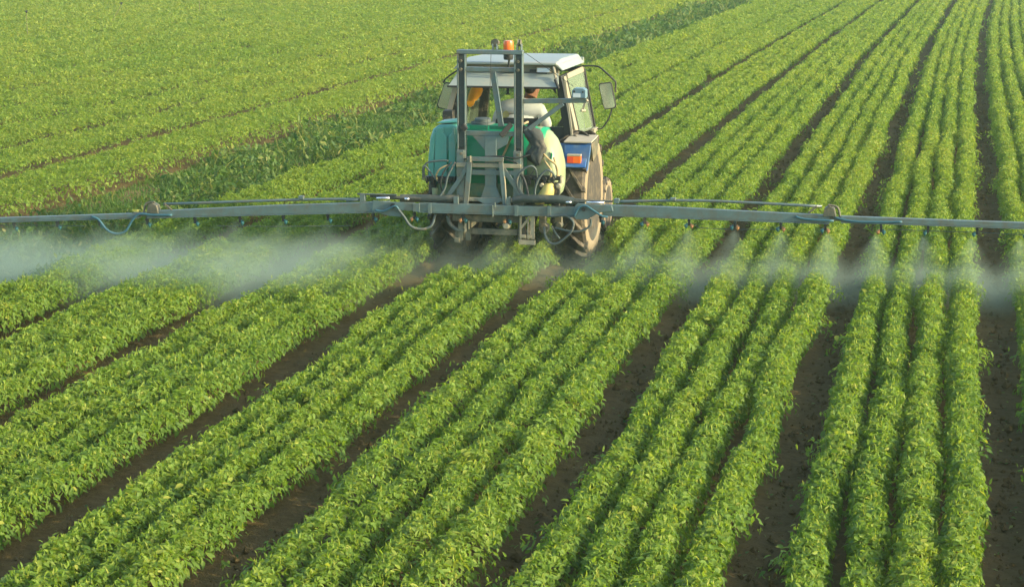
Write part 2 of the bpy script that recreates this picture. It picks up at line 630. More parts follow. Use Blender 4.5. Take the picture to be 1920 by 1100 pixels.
def leaf_object(name, blocks, m):
    V, F, A, k = [], [], [], 0
    for v, f, a in blocks:
        V.append(v)
        F.append(f + k)
        A.append(a)
        k += len(v)
    V, F, A = np.concatenate(V).astype(np.float32), np.concatenate(F).astype(np.int32), np.concatenate(A).astype(np.float32)
    me = bpy.data.meshes.new(name)
    me.vertices.add(len(V))
    me.vertices.foreach_set("co", V.ravel())
    me.loops.add(F.size)
    me.loops.foreach_set("vertex_index", F.ravel())
    me.polygons.add(len(F))
    me.polygons.foreach_set("loop_start", np.arange(0, F.size, 3, dtype=np.int32))
    at = me.attributes.new("tone", 'FLOAT', 'FACE')
    at.data.foreach_set("value", A)
    me.update(calc_edges=True)
    me.materials.append(MATS[m])
    o = bpy.data.objects.new(name, me)
    COL.objects.link(o)
    return o


NTRI = [0]


def canopy(xb, y0, y1, hw, hh, dens, seed, left_edge=False, right_edge=False, lod0=30.0, gaps=0.0, smin=1.0, smax=2.3, maxth=1.95, warm=0.0):
    """leaves of one row centred on xb: a shaggy hedge of folded leaflets, drooping at the sides, young upright ones on top"""
    g = np.random.default_rng(seed)
    yy = np.linspace(y0, y1, 600)
    D = np.hypot(xb + shift(xb, yy) - CAM[0], yy - CAM[1])
    sc = np.clip(D / lod0, smin, smax)
    xr = xb + shift(xb, yy)
    vis = inframe(xr, yy, np.full_like(yy, 0.2))
    w = np.where(vis, dens / sc ** 2, 0)
    tot = float(np.sum((w[1:] + w[:-1]) / 2 * np.diff(yy)))
    n = int(tot)
    if n < 10:
        return []
    cdf = np.concatenate([[0], np.cumsum((w[1:] + w[:-1]) / 2 * np.diff(yy))])
    y = np.interp(g.uniform(0, cdf[-1], n), cdf, yy)
    s = np.interp(y, yy, sc)
    # plant clumps along the row
    b1 = vnoise(y * 1.1, seed + 1)
    b2 = vnoise(y * 6.5, seed + 2)
    th = g.normal(0, 0.95, n)
    th = np.where(np.abs(th) > maxth, g.uniform(-maxth, maxth, n), th)
    b3 = vnoise2(y * 5.0, th * 1.6 + 40, seed + 3)
    hwv = hw * (1 + 0.09 * b1 + 0.09 * b2)
    hv = hh * (1 + 0.07 * b1 + 0.10 * b2)
    rho = np.where(g.random(n) < 0.74, g.normal(0.96, 0.10, n), g.uniform(0.45, 0.95, n)) * (1 + 0.14 * b3)
    zc = 0.42 * hv
    st, ct = np.sin(th), np.cos(th)
    x = xb + shift(xb, y) + 0.035 * vnoise(y * 0.7, seed + 4) + hwv * st * rho
    z = zc + np.where(ct > 0, (hv - zc) * ct * rho, zc * ct * np.minimum(rho, 1) * 0.95)
    # stray sprigs hanging over the bare track
    e = np.zeros(n, bool)
    for flag, sgn in ((left_edge, -1), (right_edge, 1)):
        if flag:
            c = vnoise(y * 2.3, seed + 7 + sgn)
            pick = (g.random(n) < 0.30) & (st * sgn > 0.55) & (c > 0.30)
            x = np.where(pick, x + sgn * g.uniform(0.02, 0.22, n) * (c - 0.1), x)
            e |= pick
    if gaps:
        keep = vnoise(y * 0.8, seed + 20) + 0.6 * vnoise(y * 3.1, seed + 21) > gaps - 1.0
    else:
        keep = vnoise(y * 1.9, seed + 22) > -0.93
    no = np.stack([st, 0.15 * g.normal(size=n), ct], -1)
    up = np.array([0, 0, 1.0])
    rnd = g.normal(size=(n, 3))
    N = nrm(no * 0.75 + up * 0.55 + rnd * 0.45)
    ang = g.uniform(0, 2 * np.pi, n)
    hz = np.stack([np.cos(ang), np.sin(ang), np.zeros(n)], -1)
    T = nrm(hz * 0.75 + no * 0.55 - up * (0.35 + 0.5 * np.abs(st))[:, None] + 0.25 * g.normal(size=(n, 3)))
    L = 0.047 * s * np.clip(g.normal(1, 0.24, n), 0.5, 1.6)
    W = L * g.uniform(0.50, 0.85, n)
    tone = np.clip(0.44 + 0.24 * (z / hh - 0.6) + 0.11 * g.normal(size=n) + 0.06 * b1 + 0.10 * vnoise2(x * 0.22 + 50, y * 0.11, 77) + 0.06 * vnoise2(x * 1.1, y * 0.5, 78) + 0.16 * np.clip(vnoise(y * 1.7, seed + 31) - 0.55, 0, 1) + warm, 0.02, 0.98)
    yng = (g.random(n) < 0.25) & (ct > 0.35)
    T = np.where(yng[:, None], nrm(up * 0.9 + rnd * 0.42), T)
    N = np.where(yng[:, None], nrm(hz + rnd * 0.2), N)
    L = np.where(yng, L * 0.80, L)
    W = np.where(yng, L * g.uniform(0.28, 0.55, n), W)
    z = np.where(yng, z + 0.01, z)
    tone = np.where(yng, np.clip(0.58 + 0.15 * g.normal(size=n), 0.2, 1), tone)
    sick = g.random(n) < 0.012
    tone = np.where(sick, 1.0, tone)
    x -= T[:, 0] * L * 0.4
    z = np.maximum(z - T[:, 2] * L * 0.4, 0.02)
    for wx in (0.765, -0.645):
        u = x - wx + 0.167 * np.minimum(y, 0)
        press = np.clip((0.40 - np.abs(u - 0.05)) / 0.12, 0, 1) * np.clip((y + 2.3) / 0.5, 0, 1) * np.clip((0.7 - y) / 0.4, 0, 1)
        z = z * (1 - 0.62 * press)
    P = np.stack([x, y, z], -1)
    out = []
    for msk, tm in ((keep & (s <= 1.02) & (y < -4), FULL), (keep & ~((s <= 1.02) & (y < -4)), KITE)):
        if msk.any():
            out.append(leaf_block(P[msk], T[msk], N[msk], L[msk], W[msk], tone[msk], tm))
            NTRI[0] += out[-1][1].shape[0]
    return out


LANE_W = 0.40
ORD = {3: ["leftmost", "middle", "rightmost"], 4: ["leftmost", "second from left", "third from left", "rightmost"]}
BEDS = [(-4.62, -3.50, 3, "in the bed beside the grassy ditch"),
        (-3.50, -2.10, 4, "in the second bed left of the tractor"),
        (-2.10, -0.56, 4, "in the first bed left of the tractor"),
        (-0.56, 0.82, 4, "in the bed the tractor straddles"),
        (0.82, 2.40, 4, "in the first bed right of the tractor"),
        (2.40, 3.90, 4, "in the second bed right of the tractor"),
        (3.90, 5.40, 4, "in the third bed right of the tractor"),
        (5.40, 6.95, 4, "in the bed at the photo's right edge")]
DENS = 1550
for bi, (xl, xr, k, where) in enumerate(BEDS):
    LANE_W = 0.32 if xl > 0.5 else 0.47
    w = xr - xl - LANE_W
    for i in range(k):
        xc = xl + LANE_W / 2 + w * (i + 0.5) / k
        # the beds on the left have closed up into one canopy
        sq = 0.88 if xc > 2.4 else (0.92 if xc > -0.7 else 0.97)
        bl = canopy(xc, -17, 112, w / k * 0.47 * sq, 0.275, DENS, 100 + bi * 10 + i, i == 0, i == k - 1)
        if not bl:
            continue
        o = leaf_object("bean_row", bl, "bean_leaf")
        tag(o, "green bean row, %s %s" % (ORD[k][i], where), "crop row", "rows of bean plants in the sprayed field")


def left_field():
    bl = []
    g = np.random.default_rng(5)
    pitch = 1.50
    for b in range(20):
        x0 = -6.62 - pitch * b
        for i in range(4):
            xc = x0 - (0.19 if b else 0.05) - (pitch - 0.38) * (i + 0.5) / 4
            bl += canopy(xc, -6, 112, 0.165, 0.36, 700, 900 + b * 7 + i, False, b == 0 and i == 0, lod0=32, smin=1.1, smax=2.1, warm=0.07, maxth=0.95 if not (b == 0 and i == 0) else 1.9)
        # the narrow gap to the next bed has mostly grown shut
        bl += canopy(x0 - pitch - 0.0, -6, 112, 0.19, 0.22, 380, 2000 + b, lod0=30, smin=1.1, smax=1.9, gaps=0.45, maxth=1.3)
    o = leaf_object("bean_field", bl, "bean_leaf")
    tag(o, "wide closed bean canopy of the neighbouring field beyond the grassy ditch", "field", kind="stuff")
    bl = []
    for i in range(8):
        bl += canopy(7.15 + 0.3 * i + (0.33 if i > 3 else 0), -17, 112, 0.14, 0.34, 400, 3000 + i, smin=1.3)
    o = leaf_object("bean_field", bl, "bean_leaf")
    tag(o, "bean beds continuing past the right edge of the photo", "field", kind="stuff")


left_field()


def verge():
    g = np.random.default_rng(11)
    n = 480000
    xb = g.uniform(-6.72, -4.28, n)
    y = g.uniform(-8, 112, n)
    t = (xb + 6.55) / 2.2
    x = xb + shift(xb, y)
    dens = np.clip(0.80 + 0.8 * t + 0.45 * vnoise2(x * 1.6, y * 0.8, 31), 0.02, 1) * np.clip(28 / np.hypot(x - CAM[0], y - CAM[1]), 0, 1) ** 0.8
    k = (g.random(n) < dens) & inframe(x, y, np.zeros(n))
    xb, y, x, t = xb[k], y[k], x[k], t[k]
    n = len(x)
    s = np.clip(np.hypot(x - CAM[0], y - CAM[1]) / 26, 1, 2.2)
    cl = vnoise2(x * 1.3, y * 0.9, 33)
    hgt = (0.075 + 0.055 * np.clip(cl, -0.6, 1) + 0.04 * t) * g.uniform(0.5, 1.5, n)
    tall = g.random(n) < 0.0012
    hgt = np.where(tall, g.uniform(0.3, 0.5, n), hgt)
    z = verge_depth(xb)
    rnd = g.normal(size=(n, 3))
    up = np.array([0, 0, 1.0])
    T = nrm(up + rnd * 0.5)
    N = nrm(rnd[:, ::-1] + np.array([0.2, 0, 0.3]))
    tone = np.clip(0.36 + 0.16 * g.normal(size=n) - 0.22 * t + 0.1 * cl, 0, 1)  # darker towards the main field, whose shadow is put into the tone
    tone = np.where(tall, 0.85, tone)
    P = np.stack([x, y, z], -1)
    gr = leaf_block(P, T, N, np.maximum(hgt, 0.05) * (0.8 + 0.2 * s), 0.011 * s * g.uniform(0.7, 1.5, n), tone, BLADE)
    # broad weeds
    m = g.random(n) < 0.55 * (0.35 + 0.6 * t) * (cl > -0.25)
    q = int(m.sum())
    P2 = P[m] + np.stack([g.normal(0, 0.05, q), g.normal(0, 0.05, q), g.uniform(0.02, 0.20, q) * (0.8 + 0.7 * np.clip(cl[m], -0.2, 1))], -1)
    T2 = nrm(g.normal(size=(q, 3)) + np.array([0, 0, 0.1]))
    N2 = nrm(g.normal(size=(q, 3)) * 0.5 + np.array([0, 0, 1.0]))
    L2 = 0.075 * s[m] * g.uniform(0.5, 1.5, q)
    wd = leaf_block(P2, T2, N2, L2, L2 * 0.6, np.clip(0.40 + 0.2 * g.normal(size=q), 0, 1), KITE)
    o = leaf_object("verge_grass", [gr, wd], "weed_leaf")
    tag(o, "uneven grass and weeds of the ditch bank between the two bean fields", "grass", kind="stuff")


verge()


def clods():
    """crumbs and clods of soil lying in the bare tracks, with a few fallen leaves"""
    g = np.random.default_rng(21)
    V, F, k = [], [], 0
    base = np.array([(1, 0, 0), (-1, 0, 0), (0, 1, 0), (0, -1, 0), (0, 0, 1), (0, 0, -1)], float)
    fac = np.array([(0, 2, 4), (2, 1, 4), (1, 3, 4), (3, 0, 4), (2, 0, 5), (1, 2, 5), (3, 1, 5), (0, 3, 5)])
    P, S = [], []
    for c in TRACKS:
        n = 2600
        y = -15 + 40 * g.random(n) ** 1.4
        x = c + shift(c, y) + g.normal(0, 0.12, n)
        P.append(np.stack([x, y, np.full(n, -0.01)], -1))
        S.append(np.clip(g.gamma(1.6, 0.006, n), 0.003, 0.04))
    P, S = np.concatenate(P), np.concatenate(S)
    k = inframe(P[:, 0], P[:, 1], P[:, 2])
    P, S = P[k], S[k]
    n = len(P)
    V = P[:, None] + base[None] * S[:, None, None] * g.uniform(0.6, 1.4, (n, 6, 1)) + g.normal(0, 0.15, (n, 6, 3)) * S[:, None, None]
    Fc = fac[None] + (np.arange(n) * 6)[:, None, None]
    me = bpy.data.meshes.new("soil_clods")
    me.from_pydata(V.reshape(-1, 3).tolist(), [], Fc.reshape(-1, 3).tolist())
    me.materials.append(MATS["soil"])
    me.shade_flat()
    o = bpy.data.objects.new("soil_clods", me)
    COL.objects.link(o)
    tag(o, "loose brown clods and crumbs scattered along the bare tracks", "soil", kind="stuff")


clods()


def litter():
    """fallen leaflets and small weeds lying in the bare tracks"""
    g = np.random.default_rng(41)
    P = []
    for c in TRACKS:
        n = 420
        y = -15 + 60 * g.random(n) ** 1.6
        P.append(np.stack([c + shift(c, y) + g.normal(0, 0.11, n), y, g.uniform(0.0, 0.025, n)], -1))
    P = np.concatenate(P)
    P = P[inframe(P[:, 0], P[:, 1], P[:, 2])]
    n = len(P)
    T = nrm(g.normal(size=(n, 3)) * np.array([1, 1, 0.25]))
    N = nrm(g.normal(size=(n, 3)) * 0.35 + np.array([0, 0, 1.0]))
    L = 0.045 * g.uniform(0.4, 1.3, n)
    o = leaf_object("fallen_leaves", [leaf_block(P, T, N, L, L * 0.6, np.clip(0.5 + 0.35 * g.normal(size=n), 0, 1), KITE)], "weed_leaf")
    tag(o, "small fallen leaves lying on the soil of the bare tracks", "leaves", kind="stuff")


litter()


# ------------------------------------------------------------------ tractor
def V3(x, y, z):
    return Vector((x, y, z))


TR = empty("tractor", (0, 0, 0), "dusty blue farm tractor with white cab roof driving away between the bean rows", "tractor")


def tyre(xc, yc, rad, width, rimr, parent_name, nl, lug, out):
    """wheel with a lugged tyre; out = +1 when the outer face looks to +X"""
    zc = rad
    h = width / 2
    car = rad - lug
    prof = [(rimr, -h * 0.72), (rimr + 0.05 * rad, -h * 0.90), (rimr + 0.45 * (car - rimr), -h * 1.04), (car - 0.06 * rad, -h * 1.0), (car - 0.02 * rad, -h * 0.84),
            (car, -h * 0.4), (car + 0.005, 0), (car, h * 0.4), (car - 0.02 * rad, h * 0.84), (car - 0.06 * rad, h * 1.0), (rimr + 0.45 * (car - rimr), h * 1.04),
            (rimr + 0.05 * rad, h * 0.90), (rimr, h * 0.72)]
    w = MB()
    # rim: the dish
    w.lathe([(rimr * 1.03, -h * 0.70), (rimr * 0.97, -h * 0.66), (rimr * 0.90, -h * 0.2), (rimr * 0.90, h * 0.2), (rimr * 0.97, h * 0.66), (rimr * 1.03, h * 0.70)], (xc, yc, zc), 'x', 40)
    w.lathe([(rimr * 0.92, out * h * 0.10), (rimr * 0.55, out * h * 0.30), (rimr * 0.40, out * h * 0.34), (rimr * 0.38, out * h * 0.5), (rimr * 0.20, out * h * 0.55), (rimr * 0.18, out * h * 0.75), (0.02, out * h * 0.78)], (xc, yc, zc), 'x', 32)
    for j in range(8):
        a = j * math.pi / 4
        w.lathe([(0.014, out * h * 0.3), (0.014, out * h * 0.42), (0.002, out * h * 0.43)], (xc, yc + rimr * 0.48 * math.cos(a), zc + rimr * 0.48 * math.sin(a)), 'x', 6)
    ro = w.build(parent_name, "rim_paint", TR, smooth='auto')
    t = MB()
    t.lathe(prof, (xc, yc, zc), 'x', 56, closed=False)
    to = t.build("tyre", "tyre_dusty", ro, smooth=True)
    g = MB()
    g.lathe([(r_ + 0.004, t_) for r_, t_ in prof[3:10]], (xc, yc, zc), 'x', 56)  # tread band darker than sidewalls: shade on its rear put into the colour
    # chevron lugs: from the crown out and back over the shoulder
    for k in range(nl):
        for sgn in (-1, 1):
            a0 = 2 * math.pi * (k + (0.25 if sgn > 0 else -0.25)) / nl
            pts = []
            for u in (0.0, 0.35, 0.7, 1.0):
                x = xc + sgn * (-0.02 + u * h * 0.98)
                a = a0 + 0.50 * u * (0.74 / rad) * 0.75
                pts.append((x, a))
            wd = 0.052 * rad / 0.74
            for (xa, aa), (xb_, ab) in zip(pts, pts[1:]):
                def ring(x, a):
                    da = wd / 2 / rad
                    edge = abs(x - xc) / h
                    rb, rt = car - 0.02 - (0.02 if edge > 0.85 else 0), rad - (0.012 if edge > 0.85 else 0)
                    q = []
                    for rr, aa_ in ((rb, a - da * 1.25), (rb, a + da * 1.25), (rt, a + da * 0.85), (rt, a - da * 0.85)):
                        # rear of the wheel is phi=0 and the outer lug ends trail downwards there
                        q.append((x, yc - rr * math.cos(-aa_), zc + rr * math.sin(-aa_)))
                    return q
                g.hexa(ring(xa, aa), ring(xb_, ab))
            xs_ = xc + sgn * h * 0.98
            a = pts[-1][1]
            da = wd / 2 / rad
            A = [(xs_ - sgn * 0.03, yc - r_ * math.cos(-b_), zc + r_ * math.sin(-b_)) for r_, b_ in ((rad - 0.016, a - da), (rad - 0.016, a + da), (car - 0.09 * rad, a + da * 1.5), (car - 0.09 * rad, a - da * 0.6))]
            B = [(xs_ + sgn * 0.012, yc - r_ * math.cos(-b_), zc + r_ * math.sin(-b_)) for r_, b_ in ((rad - 0.03, a - da), (rad - 0.03, a + da), (car - 0.09 * rad, a + da * 1.5), (car - 0.09 * rad, a - da * 0.6))]
            g.hexa(A, B)
    g.build("tread", "tyre_shade_rubber", ro)
    return ro


tyre(0.765, 0, 0.745, 0.37, 0.40, "rear_wheel", 18, 0.045, 1)
tyre(-0.645, 0, 0.745, 0.37, 0.40, "rear_wheel", 18, 0.045, -1)
tyre(0.735, 1.85, 0.37, 0.18, 0.20, "front_wheel", 16, 0.018, 1)
tyre(-0.62, 1.85, 0.37, 0.18, 0.20, "front_wheel", 16, 0.018, -1)

b = MB()
b.tube([(-0.62, 0, 0.745), (0.66, 0, 0.745)], 0.11, 12)
b.box(-0.22, 0.24, -0.32, 1.0, 0.52, 0.98)
b.box(-0.16, 0.18, 1.0, 2.3, 0.50, 0.86)
b.tube([(-0.60, 1.85, 0.40), (-0.2, 1.85, 0.46), (0.24, 1.85, 0.46), (0.70, 1.85, 0.40)], 0.055, 10)
b.bar((0, -0.3, 0.85), (0.02, -1.25, 1.22), 0.05, 0.05)
b.bar((-0.28, -0.2, 0.55), (-0.36, -1.25, 0.45), 0.05, 0.08)
b.bar((0.32, -0.2, 0.55), (0.42, -1.25, 0.45), 0.05, 0.08)
b.build("chassis", "frame_dark", TR, 0.012)
h = MB()
h.prism([(1.32, 0.86), (1.32, 1.20), (2.2, 1.13), (2.42, 1.04), (2.46, 0.80), (1.9, 0.72)], -0.25, 0.27, 'x')
h.build("hood", "blue_paint", TR, 0.03)
e = MB()
e.tube([(0.33, 1.7, 1.0), (0.33, 1.7, 1.45)], 0.025, 10)
e.build("exhaust_pipe", "black_paint", TR, smooth=True)

# cab: trapezoid section, wider at the waist
YR, YF = -0.20, 1.30
TOPX, WX, BX = 0.60, 0.735, 0.72
ZT, ZW, ZB = 2.12, 1.40, 0.95


def cabx(z):
    return TOPX + (WX - TOPX) * (ZT - z) / (ZT - ZW) if z > ZW else WX


c = MB()
for sg in (-1, 1):
    # rear pillar, front pillar, waist and top rails
    for y0, y1, sl in ((YR, YR + 0.07, 0), (YF - 0.05, YF, 0)):
        A = [(sg * cabx(ZT), y0, ZT), (sg * (cabx(ZT) - 0.075), y0, ZT), (sg * (cabx(ZT) - 0.075), y1, ZT), (sg * cabx(ZT), y1, ZT)]
        B = [(sg * cabx(ZW), y0, ZW), (sg * (cabx(ZW) - 0.085), y0, ZW), (sg * (cabx(ZW) - 0.085), y1, ZW), (sg * cabx(ZW), y1, ZW)]
        c.hexa(A, B)
    c.hexa([(sg * WX, YR, ZW), (sg * (WX - .085), YR, ZW), (sg * (WX - .085), YR + .07, ZW), (sg * WX, YR + .07, ZW)],
           [(sg * WX, YR, ZB), (sg * (WX - .085), YR, ZB), (sg * (WX - .085), YR + .07, ZB), (sg * WX, YR + .07, ZB)])
    c.hexa([(sg * WX, YF - .05, ZW), (sg * (WX - .06), YF - .05, ZW), (sg * (WX - .06), YF, ZW), (sg * WX, YF, ZW)],
           [(sg * (WX - .03), YF - .05, ZB), (sg * (WX - .09), YF - .05, ZB), (sg * (WX - .09), YF, ZB), (sg * (WX - .03), YF, ZB)])
    c.bar((sg * 0.66, YF - .025, 1.0), (sg * 0.565, YF - .025, 2.1), 0.10, 0.045, (0, 1, 0))
    c.bar((sg * 0.585, YR + .07, ZT - .02), (sg * 0.585, YF - .05, ZT - .02), 0.04, 0.04)
    # gusset at the window corner
    c.prism([(sg * 0.62, 1.545), (sg * 0.55, 1.545), (sg * 0.625, 1.68)], YR + 0.012, YR + 0.058)
    c.prism([(sg * 0.53, 1.985), (sg * 0.48, 1.985), (sg * 0.545, 1.91)], YR + 0.012, YR + 0.058)
c.box(-0.66, 0.66, YR + 0.01, YR + 0.06, 1.0, 1.54)
c.box(-0.53, 0.53, YR + 0.01, YR + 0.06, 1.985, 2.11)
c.box(-0.53, 0.53, YF - 0.04, YF - 0.005, 2.06, 2.11)
c.box(-0.66, 0.66, YF - 0.04, YF - 0.005, 0.95, 1.22)
c.box(-0.64, 0.64, YR + 0.06, YF - 0.04, 0.93, 0.985)
cab = c.build("cab_frame", "black_paint", TR, 0.006)
# slim bright edge strips on the rear pillars
m = MB()
m.bar((0.648, YR - 0.012, 2.06), (0.752, YR - 0.012, 1.30), 0.022, 0.03, (0, 1, 0))
m.build("edge_strip", "cream_panel", TR)
m = MB()
m.bar((-0.60, YR - 0.03, 2.02), (-0.735, YR - 0.03, 1.50), 0.055, 0.03, (0, 1, 0))
m.build("edge_strip", "cream_panel", TR)
# right door: cream rear quarter post, glass, black front edge
for sg in (1, -1):
    d = MB()

    def sx(z, o=0.004):
        return sg * (cabx(z) + o)
    q0 = [(YR + .13, 2.10), (YR + .27, 2.10), (YR + .50, 1.36), (YR + .33, 1.33)]
    d.hexa([(sx(z, .006), y, z) for y, z in q0], [(sx(z, -.02), y, z) for y, z in q0])
    d.hexa([(sx(z, .006), y, z) for y, z in ((YR + .36, 2.12), (YF - .04, 2.12), (YF - .04, 2.06), (YR + .36, 2.06))],
           [(sx(z, -.02), y, z) for y, z in ((YR + .36, 2.12), (YF - .04, 2.12), (YF - .04, 2.06), (YR + .36, 2.06))])
    dp = d.build("door_frame", "cream_panel", TR)
    d = MB()
    q1 = [(YR + .29, 2.055), (YF - .03, 2.055), (YF - .02, 1.40), (YF - .05, 0.96), (YR + .65, 0.96), (YR + .52, 1.36)]
    d.add([(sx(z, .002), y, z) for y, z in q1] + [(sx(z, -.006), y, z) for y, z in q1],
          [(0, 1, 2, 3, 4, 5), (11, 10, 9, 8, 7, 6)] + [(i, (i + 1) % 6, (i + 1) % 6 + 6, i + 6) for i in range(6)])
    d.build("door_glass", "dusty_sheen_glass", TR)
    d = MB()
    d.tube([(sx(2.09, .01), YF - .02, 2.09), (sx(1.40, .012), YF - .01, 1.40), (sx(1.2, .01), YF - .02, 1.12), (sx(1.0, -.01), YF - .05, .96)], 0.012, 6)
    d.tube([(sx(2.05, .01), YR + .28, 2.05), (sx(1.36, .01), YR + .51, 1.36)], 0.008, 6)
    d.each("door_seal", "rubber_seal", TR)
    d = MB()
    d.box(min(sx(1.4, .0), sx(1.4, .05)), max(sx(1.4, .0), sx(1.4, .05)), YF - .28, YF - .02, 1.36, 1.40)
    d.box(min(sx(1.4, .03), sx(1.4, .06)), max(sx(1.4, .03), sx(1.4, .06)), YF - .34, YF - .24, 1.33, 1.41)
    d.build("door_hinge", "cream_panel", TR, 0.005)
# windscreen
w = MB()
w.box(-0.56, 0.56, YF - 0.028, YF - 0.020, 1.22, 2.06)
w.build("windscreen", "clear_glass", TR)
# roof: wedge slab with overhanging rear skirt
r = MB()
r.loft([[(-0.575, YR - .06, 2.238), (0.575, YR - .06, 2.238), (0.555, YR - .06, 2.268), (-0.555, YR - .06, 2.268)],
        [(-0.575, YR + .35, 2.24), (0.575, YR + .35, 2.24), (0.545, YR + .35, 2.292), (-0.545, YR + .35, 2.292)],
        [(-0.56, YF + .06, 2.22), (0.56, YF + .06, 2.22), (0.525, YF + .02, 2.262), (-0.525, YF + .02, 2.262)]])
roof = r.build("roof", "white_roof", TR, 0.012, seg=3)
for sg in (-1, 1):
    r = MB()
    r.hexa([(sg * 0.560, YR - .055, 2.262), (sg * 0.530, YF + .04, 2.255), (sg * 0.52, YF + .04, 2.235), (sg * 0.54, YR - .055, 2.245)],
           [(sg * 0.632, YR - .04, 2.185), (sg * 0.605, YF + .05, 2.16), (sg * 0.59, YF + .05, 2.155), (sg * 0.615, YR - .04, 2.18)])
    r.build("roof_side", "white_roof", roof, 0.005)
r = MB()
r.box(-0.565, 0.565, YR + .05, YR + .08, 2.115, 2.24)
r.build("roof_recess", "cream_panel", roof)
r = MB()
r.bar((-0.60, YF + .03, 2.19), (0.60, YF + .03, 2.19), 0.03, 0.07)
r.build("roof_front", "white_roof", roof, 0.01)
r = MB()
r.hexa([(-0.585, YR - .02, 2.135), (0.570, YR - .02, 2.135), (0.570, YR - .0, 2.15), (-0.585, YR - .0, 2.15)],
       [(-0.66, YR - .16, 2.005), (0.60, YR - .16, 2.005), (0.60, YR - .13, 2.005), (-0.66, YR - .13, 2.005)])
sk_ = r.build("roof_skirt", "white_roof", TR, 0.006)
r = MB()
r.bar((-0.675, YR - .15, 1.995), (0.605, YR - .15, 1.995), 0.05, 0.022)
r.bar((0.55, YR - .11, 2.09), (0.606, YR - .175, 1.99), 0.02, 0.03)
r.build("skirt_seal", "rubber_seal", TR, 0.004)
for x0 in (-0.47, 0.32):
    l = MB()
    l.box(x0, x0 + 0.17, YR - .03, YR + .045, 2.15, 2.215)
    lp = l.build("work_lamp", "cream_panel", TR, 0.008)
    l = MB()
    l.box(x0 + .015, x0 + .155, YR - .036, YR - .031, 2.16, 2.205)
    l.build("lens", "paper_label", lp)
l = MB()
l.box(-0.10, 0.08, YR - .02, YR + .045, 2.15, 2.20)
l.box(0.24, 0.31, YR + .0, YR + .045, 2.15, 2.185)
l.box(-0.56, 0.50, YR + .03, YR + .047, 2.125, 2.14)
l.tube([(0.02, YR - .03, 2.17), (0.06, YR - .09, 2.18), (0.02, YR - .10, 2.21), (0.03, YR - .12, 2.30)], 0.012, 6, 4)
l.tube([(-0.3, YR - .05, 2.17), (-0.1, YR - .06, 2.165), (0.1, YR - .06, 2.16), (0.45, YR - .05, 2.15)], 0.007, 5, 3)
l.each("roof_wiring", "black_paint", TR)
l = MB()
l.tube([(0.522, YR - .05, 2.215), (0.54, YR - .09, 2.19), (0.545, YR - .08, 2.14), (0.56, YR - .1, 2.10)], 0.016, 6, 3)
l.build("corner_strap", "cream_panel", TR)
l = MB()
l.bar((-0.03, YR + .1, 1.985), (-0.03, YR + .1, 1.90), 0.012, 0.03)
l.bar((-0.055, YR + .1, 1.895), (0.0, YR + .1, 1.895), 0.02, 0.012)
l.build("window_latch", "black_paint", TR)
# beacon on a post clamped to the roof rear
bc = MB()
bc.lathe([(0.05, 2.30), (0.056, 2.32), (0.056, 2.365), (0.04, 2.375)], (0.017, YR - .10, 0), 'z', 18)
bcp = bc.build("beacon", "black_paint", TR, smooth='auto')
bc = MB()
bc.lathe([(0.052, 2.375), (0.058, 2.385), (0.056, 2.485), (0.050, 2.510), (0.006, 2.514)], (0.017, YR - .10, 0), 'z', 20)
bc.build("beacon_lens", "orange_lens", bcp, smooth='auto')
# mirrors on bent black arms
for sg in (1, -1):
    a = MB()
    if sg > 0:
        a.tube([(0.60, 1.22, 2.125), (0.78, 1.21, 2.125), (0.88, 1.2, 2.06), (0.985, 1.2, 1.965), (1.005, 1.2, 1.93), (1.0, 1.2, 1.82)], 0.011, 6, 4)
        a.tube([(0.965, 1.2, 1.64), (0.93, 1.2, 1.52), (0.86, 1.2, 1.41), (0.82, 1.2, 1.385), (0.745, 1.24, 1.385)], 0.010, 6, 4)
        fr = [(0.803, 1.905), (0.818, 1.93), (0.945, 1.945), (0.963, 1.925), (1.018, 1.66), (1.003, 1.635), (0.885, 1.618), (0.868, 1.635)]
    else:
        a.tube([(-0.60, 1.22, 2.125), (-0.78, 1.21, 2.14), (-0.92, 1.2, 2.05), (-1.06, 1.2, 1.95), (-1.085, 1.2, 1.90)], 0.011, 6, 4)
        a.tube([(-1.05, 1.2, 1.62), (-0.98, 1.2, 1.50), (-0.90, 1.2, 1.41), (-0.745, 1.24, 1.385)], 0.010, 6, 4)
        fr = [(-0.86, 1.87), (-0.88, 1.895), (-1.05, 1.91), (-1.075, 1.895), (-1.165, 1.635), (-1.15, 1.60), (-1.0, 1.565), (-0.985, 1.58)]
    ap = a.each("mirror_arm", "black_paint", TR, smooth=True)[0]
    a = MB()
    a.prism(fr, 1.165, 1.20)
    a.build("mirror_shell", "rubber_seal", ap, 0.006)
    a = MB()
    cx, cz = sum(p[0] for p in fr) / 8, sum(p[1] for p in fr) / 8
    a.prism([(cx + (x - cx) * .88, cz + (z - cz) * .92) for x, z in fr], 1.158, 1.163)
    a.build("mirror_glass", "mirror_face", ap)
